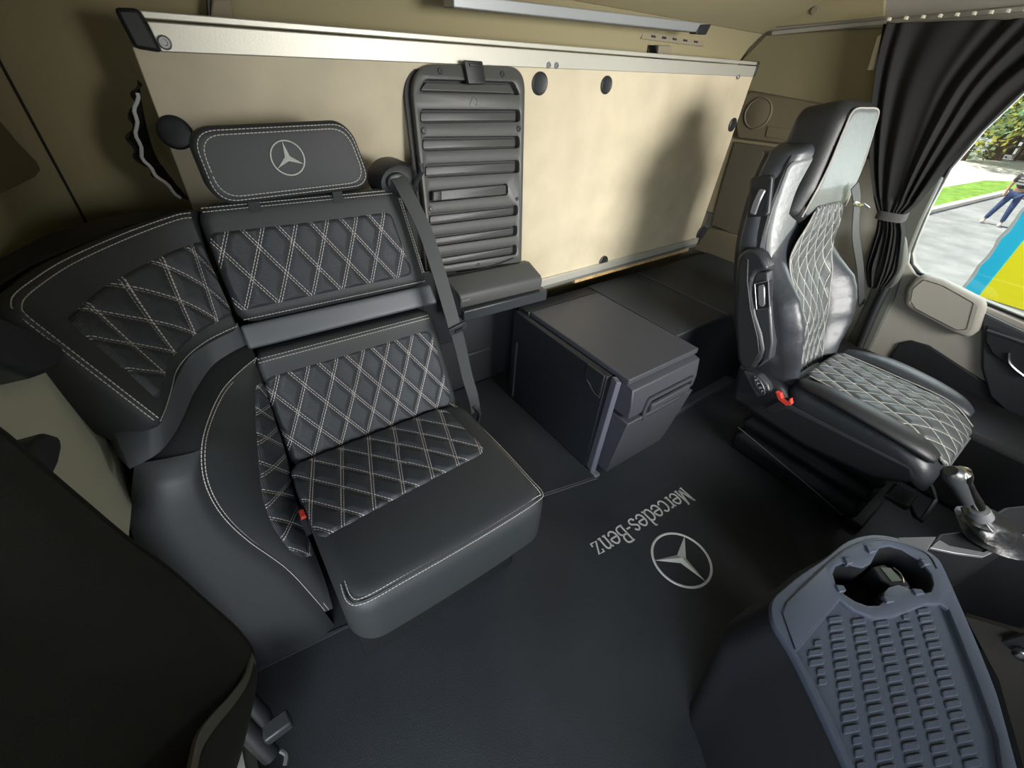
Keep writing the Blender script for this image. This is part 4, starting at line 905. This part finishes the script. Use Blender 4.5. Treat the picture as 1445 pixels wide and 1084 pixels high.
# tray ribs
def inside(p, poly):
    r = False; j = len(poly) - 1
    for i in range(len(poly)):
        if (poly[i][1] > p[1]) != (poly[j][1] > p[1]) and p[0] < (poly[j][0] - poly[i][0]) * (p[1] - poly[i][1]) / (poly[j][1] - poly[i][1]) + poly[i][0]: r = not r
        j = i
    return r
ti = inset(trayp, .96)
rg = G()
for i in range(-2, 7):
    for j in range(-6, 26):
        c = Vector((.6665 + i * .0305 - j * .0128, -.1225 - i * .0245 - j * .0072))
        if not inside(c, ti): continue
        a_ = Vector((.0118, -.0062)); b_ = Vector((.0042, .0022))
        q = [c - a_ - b_, c + a_ - b_, c + a_ + b_, c - a_ + b_]; q = round_poly(q, .0028, 3)
        if not inside(c - a_ * 1.1, ti) : q = round_poly([c - a_ * .1 - b_, c + a_ - b_, c + a_ + b_, c - a_ * .1 + b_], .0028, 3)
        cc = sum(q, Vector((0, 0))) / len(q)
        rg.loft([[Vector((p.x, p.y, zc - .0095)) for p in q], [Vector((p.x, p.y, zc - .0072)) for p in q], [Vector((*(cc + (p - cc) * .82), zc - .0062)) for p in q]])
rg.build('ribbed_mat', TABM, cs, ang=25)
# body under the table
bo = inset(outer, .97); bm_ = [(x - .010, y + .022) for x, y in inset(outer, 1.02)]; b0 = [(x + .02, y - .02) for x, y in inset(outer, 1.03)]
G().loft([[Vector((*p, zc - .015)) for p in bo], [Vector((*p, .36)) for p in bm_], [Vector((*p, 0)) for p in b0]], cap=False).build('console_body', mat('navy_black_plastic', (.007, .008, .011), .8), cs, ang=50)
bx = thing('black_box_gadget', 'small black gadget with a glossy screen lying in the cup holder', 'gadget', (.845, -.10, zc - .05))
q = [c2(722, 268), (c2(770, 258)), c2(860, 318), c2(880, 352), c2(800, 352), c2(760, 320)]
G().prism([Vector((*p, zc - .012)) for p in q], (0, 0, -.04)).build('gadget_body', DRK, bx, bevel=.003)
q = [c2(755, 272), c2(795, 275), c2(842, 325), c2(800, 328)]
G().prism([Vector((*p, zc - .0105)) for p in q], (0, 0, -.002)).build('glossy_screen', mat('gloss_screen', (.10, .12, .10), .12), bx)
q = smooth_path([Vector((*c2(*p), zc - .010)) for p in [(805, 275), (825, 290), (845, 315), (850, 335)]], 12); G().tube(q, .0013, 6).build('chrome_ring', CHR, bx)
# ================================================================== GEAR CONSOLE
gc = thing('gear_console', 'black gear lever console with bright top edge beside the dash table', 'console', (1.2, -.25, 0))
zt = .46
tp4 = [at(*p, 'z', zt) for p in [(1312, 772), (1328, 752), (1362, 748), (1420, 715), (1560, 700), (1600, 800), (1445, 757), (1386, 783)]]
G().prism([v + Vector((0, 0, -.002)) for v in tp4], (0, 0, -.44)).build('console_body', DRK, gc, bevel=.004)
q = [at(*p, 'z', zt + .001) for p in [(1312, 773), (1326, 762), (1340, 770), (1388, 779), (1440, 755), (1560, 720), (1580, 726), (1445, 760), (1388, 786), (1350, 781)]]
G().prism(q, (0, 0, -.006)).build('console_trim', SILV, gc, bevel=.001)
tag(G().prism([at(*p, 'z', .47) for p in [(1266, 758), (1322, 757), (1310, 775), (1300, 800)]], (0, 0, -.03)).build('grey_filler_strip', mat('pale_grey_filler', (.10, .105, .11), .5), bevel=.002), 'pale grey filler piece between dash table and gear console', 'trim')
gl_ = thing('gear_lever', 'silver topped gear lever in a creased black leather boot', 'gear lever', (1.28, -.22, zt))
bc = at(1402, 752, 'z', zt); hd = at(1354, 664, 'z', .63); nb = at(1386, 726, 'z', .525)
rings = []
for k in range(13):
    t = k / 12; c = bc.lerp(nb, t); r = .052 * (1 - t) ** .8 + .016; f = .010 * math.sin(t * 18)
    rings.append([c + Vector((math.cos(a) * (r + f + .006 * math.sin(3 * a + 9 * t)) * 1.0, math.sin(a) * (r * .8 + f + .006 * math.cos(4 * a + 7 * t)), .0)) for a in [2 * math.pi * q / 28 for q in range(28)]])
G().loft(rings).build('lever_boot', mat('glossy_boot_leather', (.018, .018, .018), .35, bump=.003, bscale=30), gl_, ang=70)
G().tube([nb - Vector((0, 0, .005)), nb + (hd - nb) * .12], [.020, .015], 16).build('boot_collar', SILV, gl_)
ax = (hd - nb).normalized(); p = [nb + (hd - nb) * t for t in (.08, .3, .55, .75, .85, .95, 1.0)]
G().tube(p, [.010, .011, .009, .010, .015, .016, .010], 14).build('lever_knob', CHR, gl_)
sd = Vector((-.016, .010, 0))
G().tube([q + sd for q in p[1:]], [.010, .012, .014, .017, .017, .011], 14).build('lever_grip', BLK2, gl_)
# lower grey kick panel at the far right
tag(G().prism([at(*p, 'x', 1.02) for p in [(1362, 870), (1410, 960), (1445, 1084), (1480, 1084), (1480, 905)]], (.012, 0, 0)).build('kick_panel', mat('taupe_panel', (.07, .062, .05), .8)), 'taupe panel below the gear console beside the ribbed tray', 'panel')
kn = thing('dash_switch', 'chrome rimmed knob on a dark fascia at the right edge below the gear console', 'switch', at(1440, 920, 'x', 1.0))
G().prism([at(*p, 'x', 1.0) for p in [(1412, 906), (1500, 880), (1500, 960), (1436, 925)]], (.01, 0, 0)).build('fascia', BLK2, kn, bevel=.001)
c = at(1441, 922, 'x', .995); G().loft([[c + Vector((-h, math.cos(a) * r, math.sin(a) * r)) for a in [2 * math.pi * k / 24 for k in range(24)]] for r, h in ((.011, 0), (.011, .008), (.007, .010), (.001, .010))]).build('knob', CHR, kn)
# ================================================================== LEFT FOREGROUND
cv = thing('left_cover', 'large dark olive cloth curtain with a satin hem filling the lower left corner', 'curtain', (-.13, .25, .3))
edge = [(-60, 575), (0, 611), (60, 662), (105, 700), (180, 762), (240, 806), (290, 850), (330, 885), (352, 912), (356, 935), (346, 968), (325, 1000), (300, 1030), (280, 1060), (272, 1090), (262, 1140)]
xe = [-.15, -.15, -.15, -.15, -.15, -.145, -.14, -.135, -.13, -.128, -.128, -.128, -.128, -.128, -.128, -.128]
ed = [tuple(at(a, b, 'x', c)) for (a, b), c in zip(edge, xe)]
far = [(-.19, .12, 1.02), (-.19, .10, .98), (-.19, .08, .95), (-.19, .06, .93), (-.19, .04, .9), (-.19, .02, .88), (-.18, .0, .86), (-.18, -.02, .84), (-.18, -.03, .82), (-.18, -.04, .8), (-.18, -.05, .78), (-.18, -.06, .77), (-.18, -.07, .76), (-.18, -.08, .75), (-.18, -.09, .74), (-.18, -.1, .73)]
def cvf(u, v):
    a, b = interp(ed, v), interp(far, v); p = a.lerp(b, u)
    return p + Vector((-.03 * (1 - math.cos(min(1, u * 1.2) * math.pi * .5)) + .004 * math.sin(u * 9 + v * 5) * min(1, u * 6), 0, 0)) + Vector((.012 * math.sin(min(1, u * 3) * math.pi), 0, 0))
G().grid(cvf, 60, 80).build('cover_cloth', CURL, cv, ang=180, solid=.004)
hem = smooth_path([Vector(p) for p in ed[9:]], 30)
G().ribbon([p + Vector((.002, .004, 0)) for p in hem], (0, 1, .3), .016, .003).build('satin_hem', HEM, cv)
hg = smooth_path([Vector(p) for p in ed], 80); G().tube(hg, .003, 6).build('edge_piping', CURL, cv)
# dark hook / handle and grip on the left wall
q = [at(*p, 'x', -.165) for p in [(36, 652), (52, 622), (68, 609), (86, 614), (91, 632), (86, 655), (72, 686), (58, 676)]]
tag(G().prism(q, (-.03, 0, 0)).build('coat_hook', DRK, bevel=.006, seg=3), 'black rounded hook standing in front of the pale left panel', 'hook')
q = [at(*p, 'x', -.185) for p in [(-60, 410), (0, 446), (50, 466), (90, 488), (95, 500), (84, 520), (52, 532), (0, 515), (-60, 490)]]
tag(G().prism(q, (-.04, 0, 0)).build('wall_grip', BLK, bevel=.012, seg=3), 'black rounded grip on the left wall under the corner backrest', 'grip')
# floor level things in the lower left
bl2 = thing('buckle_stalks', 'pair of black belt buckle stalks on the floor in the lower left corner', 'buckle', (-.16, .5, 0))
G().tube([at(318, 1000, 'z', .22), at(352, 1035, 'z', .16), at(382, 1066, 'z', .1)], .017, 10).build('stalk', BLK, bl2)
G().tube([at(345, 985, 'z', .20), at(368, 1010, 'z', .16), at(380, 1040, 'z', .1)], .017, 10).build('stalk', DRK, bl2)
c = at(392, 1028, 'z', .14); a_, b_ = at(372, 1040, 'z', .14), at(410, 1012, 'z', .14); G().obox((a_ + b_) / 2, (b_ - a_).normalized(), Vector((0, 0, 1)).cross((b_ - a_).normalized()), (0, 0, 1), (b_ - a_).length / 2, .016, .014).build('buckle_head', BLK2, bl2, bevel=.005, seg=3)
G().tube(smooth_path([at(396, 1060, 'z', .12), at(404, 1066, 'z', .12), at(402, 1080, 'z', .12)], 8), .004, 6).build('loop', SILV, bl2)
tag(G().prism([at(*p, 'z', .18) for p in [(296, 1052), (318, 1070), (320, 1100), (284, 1110)]], (0, 0, -.05)).build('beige_trim_block', CREAM, bevel=.003), 'small beige trim piece under the hem of the dark cover', 'trim')
# ================================================================== OUTSIDE
ZG = -1.8
OUTK = 1
GRS = mat('grass', (.22, .40, .06), .9, var=.35, vscale=3); TAR = mat('asphalt', (.36, .37, .38), .9, var=.25, vscale=1.5); FLD = mat('pale_concrete', (.85, .82, .78), .9, var=.05)
g = G().prism([(2.6, -40, ZG), (60, -40, ZG), (60, 60, ZG), (2.6, 60, ZG)], (0, 0, -.2)); tag(g.build('asphalt_road', TAR), 'grey asphalt road outside the side window', 'road')['kind'] = 'structure'
ga = [at(*p, 'z', ZG) for p in [(1200, 330), (1308, 297), (1420, 270), (1470, 262), (1436, 258), (1390, 256), (1320, 268), (1200, 310)]]
o = tag(G().prism(ga, (0, 0, .05)).build('grass_verge', GRS), 'strip of bright green grass between road and pale yard', 'grass'); o['kind'] = 'stuff'
kb = [at(*p, 'z', ZG + .05) for p in [(1200, 332), (1308, 298), (1425, 270)]]
tag(G().ribbon(kb, (1, .3, 0), .18, .12).build('kerb', FLD), 'pale kerb stone line along the road edge of the grass', 'kerb')
fl = [at(*p, 'z', ZG) for p in [(1180, 320), (1320, 269), (1390, 257), (1436, 258), (1500, 256), (1520, 238), (1400, 225), (1340, 222), (1240, 230)]]
tag(G().prism(fl, (0, 0, .02)).build('pale_yard', FLD), 'sunlit pale yard beyond the grass verge', 'yard')['kind'] = 'structure'
def tree(px, py, base, R, col, label, seed, n=9000):
    rnd = random.Random(seed); t = thing('tree', label, 'tree', base)
    m = mat('foliage_%d' % seed, col, .8, var=.45, vscale=.6)
    base = Vector(base); c = base + Vector((0, 0, R * 1.25)); g = G()
    cl = [c + Vector((rnd.gauss(0, .42) * R, rnd.gauss(0, .42) * R, rnd.gauss(0, .38) * R)) for _ in range(26)]
    for k in range(n):
        q = rnd.choice(cl); d = Vector((rnd.gauss(0, 1), rnd.gauss(0, 1), rnd.gauss(0, 1))).normalized(); p = q + d * R * rnd.uniform(.18, .38)
        a = d.orthogonal().normalized(); b = d.cross(a); s = R * rnd.uniform(.014, .032); th = rnd.uniform(0, 6.3); a, b = a * math.cos(th) + b * math.sin(th), b * math.cos(th) - a * math.sin(th)
        g.add([p - a * s, p + b * s * .6, p + a * s, p - b * s * .6], [(0, 1, 2, 3)])
    g.build('foliage', m, t, smooth=False)
    G().tube([base, base + Vector((0, 0, R * 1.2))], [R * .07, R * .04], 8).build('trunk', mat('bark_%d' % seed, (.12, .08, .05), .9), t)
P0 = lambda px, py: at(px, py, 'z', ZG)
tree(0, 0, P0(1352, 226), 4.6, (.95, .80, .10), 'yellow green autumn tree left in the side window view', 1)
tree(0, 0, P0(1375, 226) + Vector((3, 0, 0)), 4.6, (.80, .75, .16), 'paler yellow tree behind the first, between curtain and green trees', 5)
tree(0, 0, P0(1400, 226), 5.5, (.30, .45, .24), 'dull green bushy tree in the middle of the window view', 2)
tree(0, 0, P0(1440, 226), 6.0, (.36, .50, .28), 'green tree at the right edge of the window view', 3)
tree(0, 0, P0(1420, 225) + Vector((4, 1, 0)), 8.0, (.12, .20, .10), 'tall dark green tree filling the background', 4)
tree(0, 0, P0(1480, 226), 6.0, (.36, .50, .28), 'green tree farthest right beyond the blue panel', 6)
rl_ = thing('yard_fence', 'low grey railing in front of the green trees', 'fence', P0(1430, 224))
a, b = P0(1408, 226), P0(1500, 228)
for h in (.7, 1.4): G().ribbon([a + Vector((0, 0, h)), b + Vector((0, 0, h))], (0, 0, 1), .12, .05).build('rail', GREYP, rl_)
for k in range(5): p = a.lerp(b, k / 4); G().box(p.x - .06, p.x + .06, p.y - .06, p.y + .06, ZG, ZG + 1.5).build('post', GREYP, rl_)
# parked trailer side with blue and yellow paint
XT = 3.2
tk = thing('parked_trailer', 'flat trailer side painted bright blue and yellow parked beside the cab', 'trailer', (XT, -.6, ZG))
BLU = mat('sky_blue_paint', (.02, .58, .98), .5); YEL = mat('bright_yellow_paint', (.98, .92, .02), .5); WPT = mat('white_paint', (.75, .78, .78), .5)
yb, zb_ = .254, .375
rng = random.Random(9); le = [Vector((XT, yb + .003 * rng.uniform(-1, 1) + (.004 if k % 3 == 0 else 0), zb_ + k * .045)) for k in range(40)]
G().prism([Vector((XT + .004, yb - .01, zb_))] + [v + Vector((.004, .012 + rng.uniform(0, .006), 0)) for v in le] + [Vector((XT + .004, .19, 2.1))], (.05, 0, 0)).build('torn_white_edge', WHT, tk, smooth=False)
G().prism([Vector((XT, .185, zb_))] + le + [Vector((XT, .185, 2.1))], (.05, 0, 0)).build('blue_band', BLU, tk, smooth=False)
G().prism([(XT - .002, .188, zb_ - .002), (XT - .002, .188, 2.1), (XT - .002, -1.6, 2.1), (XT - .002, -1.6, zb_)], (.05, 0, 0)).build('yellow_panel', YEL, tk)
G().prism([(XT, .23, zb_), (XT, -1.6, zb_), (XT, -1.6, ZG + .6), (XT, -.2, ZG + .6), (XT, .0, zb_ - .25)], (.05, 0, 0)).build('white_skirt', WPT, tk)
G().box(XT + .05, XT + .9, -1.6, .15, ZG + .6, 2.1).build('trailer_box', WPT, tk)
for y in (-.5, -1.2): G().cyl((XT + .1, y, ZG + .4), (XT + .35, y, ZG + .4), .4, n=32).build('wheel', DRK, tk)
# person walking on the road
fp = at(1402, 318, 'z', ZG); fp.z = ZG
pv = thing('person', 'person in dark printed T-shirt and blue jeans walking on the asphalt', 'person', fp)
k = .93
def skin(name, pts, edges, rad, m, parent):
    me = bpy.data.meshes.new(name); me.from_pydata([Vector(p) * k for p in pts], edges, []); o = bpy.data.objects.new(name, me); COL.objects.link(o)
    s = o.modifiers.new('skin', 'SKIN'); 
    for v, r in zip(me.skin_vertices[0].data, rad): v.radius = (r * k, r * k)
    me.skin_vertices[0].data[0].use_root = True
    ss = o.modifiers.new('sub', 'SUBSURF'); ss.levels = 2; ss.render_levels = 2
    dg = bpy.context.evaluated_depsgraph_get(); m2 = bpy.data.meshes.new_from_object(o.evaluated_get(dg)); bpy.data.objects.remove(o)
    m2.name = name; m2.materials.append(m); m2.shade_smooth(); o = bpy.data.objects.new(name, m2); COL.objects.link(o); o.parent = parent; o.location = (0, 0, 0); return o
SK = mat('skin', (.50, .32, .22), .6); JN = mat('blue_jeans', (.05, .08, .20), .8); TS = mat('dark_shirt', (.05, .045, .05), .8); SH = mat('light_shoes', (.7, .68, .66), .6)
def w(y, x, z): return (x, y, z)      # y across the view, x depth
body_pts = [w(0, 0, .98), w(0, 0, 1.15), w(0, 0, 1.38), w(0, 0, 1.50), w(0, .0, 1.60), w(0, 0, 1.70),
            w(.17, 0, 1.40), w(.25, -.02, 1.14), w(.24, -.1, .90), w(.24, -.12, .82), w(-.17, 0, 1.40), w(-.25, .02, 1.14), w(-.23, -.06, .90), w(-.22, -.09, .82),
            w(.09, 0, .92), w(.20, .02, .50), w(.30, .05, .09), w(.31, -.08, .05), w(-.09, 0, .92), w(-.10, -.03, .50), w(-.12, 0, .09), w(-.12, -.13, .05)]
skin('body', body_pts, [(0, 1), (1, 2), (2, 3), (3, 4), (4, 5), (2, 6), (6, 7), (7, 8), (8, 9), (2, 10), (10, 11), (11, 12), (12, 13), (0, 14), (14, 15), (15, 16), (16, 17), (0, 18), (18, 19), (19, 20), (20, 21)],
     [.13, .12, .14, .055, .085, .08, .06, .045, .035, .04, .06, .045, .035, .04, .085, .06, .04, .04, .085, .06, .04, .04], SK, pv)
skin('jeans', [w(0, 0, 1.0), w(.09, 0, .92), w(.20, .02, .50), w(.295, .05, .12), w(-.09, 0, .92), w(-.10, -.03, .50), w(-.12, 0, .12)], [(0, 1), (1, 2), (2, 3), (0, 4), (4, 5), (5, 6)], [.15, .105, .08, .065, .105, .08, .065], JN, pv)
skin('t_shirt', [w(0, 0, 1.05), w(0, 0, 1.2), w(0, 0, 1.40), w(.18, 0, 1.40), w(.235, -.01, 1.20), w(-.18, 0, 1.40), w(-.235, .01, 1.20)], [(0, 1), (1, 2), (2, 3), (3, 4), (2, 5), (5, 6)], [.155, .155, .165, .08, .065, .08, .065], TS, pv)
skin('shoe', [w(.30, .06, .06), w(.31, -.05, .05), w(.31, -.14, .04)], [(0, 1), (1, 2)], [.055, .06, .045], SH, pv); skin('shoe', [w(-.12, .02, .06), w(-.12, -.09, .05), w(-.12, -.18, .04)], [(0, 1), (1, 2)], [.055, .06, .045], SH, pv)
skin('hair', [w(0, .02, 1.66), w(0, .02, 1.74)], [(0, 1)], [.09, .09], DRK, pv)
for dz, wd in ((.0, .12), (-.07, .14), (-.15, .15)):
    gg_ = G(); gg_.box(-.185, -.17, -wd, wd, 1.36 + dz, 1.40 + dz)
    me_ = gg_; o = me_.build('shirt_print', WHT, None, smooth=False); o.parent = pv; o.location = (-.178 * k, 0, (1.34 + dz) * k)
pv.rotation_euler = (0, math.radians(0), 0)
# ================================================================== LIGHT
wd_ = bpy.data.worlds.new('sky'); S.world = wd_; wd_.use_nodes = True; N, L = wd_.node_tree.nodes, wd_.node_tree.links
bg = N['Background']; sk = N.new('ShaderNodeTexSky'); sk.sky_type = 'NISHITA'; sk.sun_disc = False; sk.sun_elevation = math.radians(38); sk.sun_rotation = math.radians(200); sk.air_density = 1.2; sk.dust_density = 2
L.new(sk.outputs[0], bg.inputs[0]); bg.inputs[1].default_value = .085
def area(name, loc, tgt, sx, sy, e, col=(1, 1, 1)):
    l = bpy.data.lights.new(name, 'AREA'); l.shape = 'RECTANGLE'; l.size = sx; l.size_y = sy; l.energy = e; l.color = col
    o = bpy.data.objects.new(name, l); COL.objects.link(o); o.location = loc
    o.rotation_euler = (Vector(tgt) - Vector(loc)).to_track_quat('-Z', 'Y').to_euler(); return o
a1 = area('windscreen_daylight', (1.12, -1.15, 1.30), (1.55, 1.0, .85), .9, .5, 23, (1, .98, .95)); a1.data.spread = math.radians(80)
a2 = area('left_door_daylight', (-.5, -.6, .85), (.5, .6, .15), .8, .8, 7.5, (.82, .91, 1)); a2.data.spread = math.radians(90)
area('right_window_daylight', (2.5, .1, 1.05), (1.2, .3, .3), .9, .6, 12, (.85, .93, 1))
su = bpy.data.lights.new('sun', 'SUN'); su.energy = 9.0; su.angle = .02; su.color = (1, .95, .85); so = bpy.data.objects.new('sun', su); COL.objects.link(so)
so.rotation_euler = Vector((.20, -.62, -.75)).to_track_quat('-Z', 'Y').to_euler()
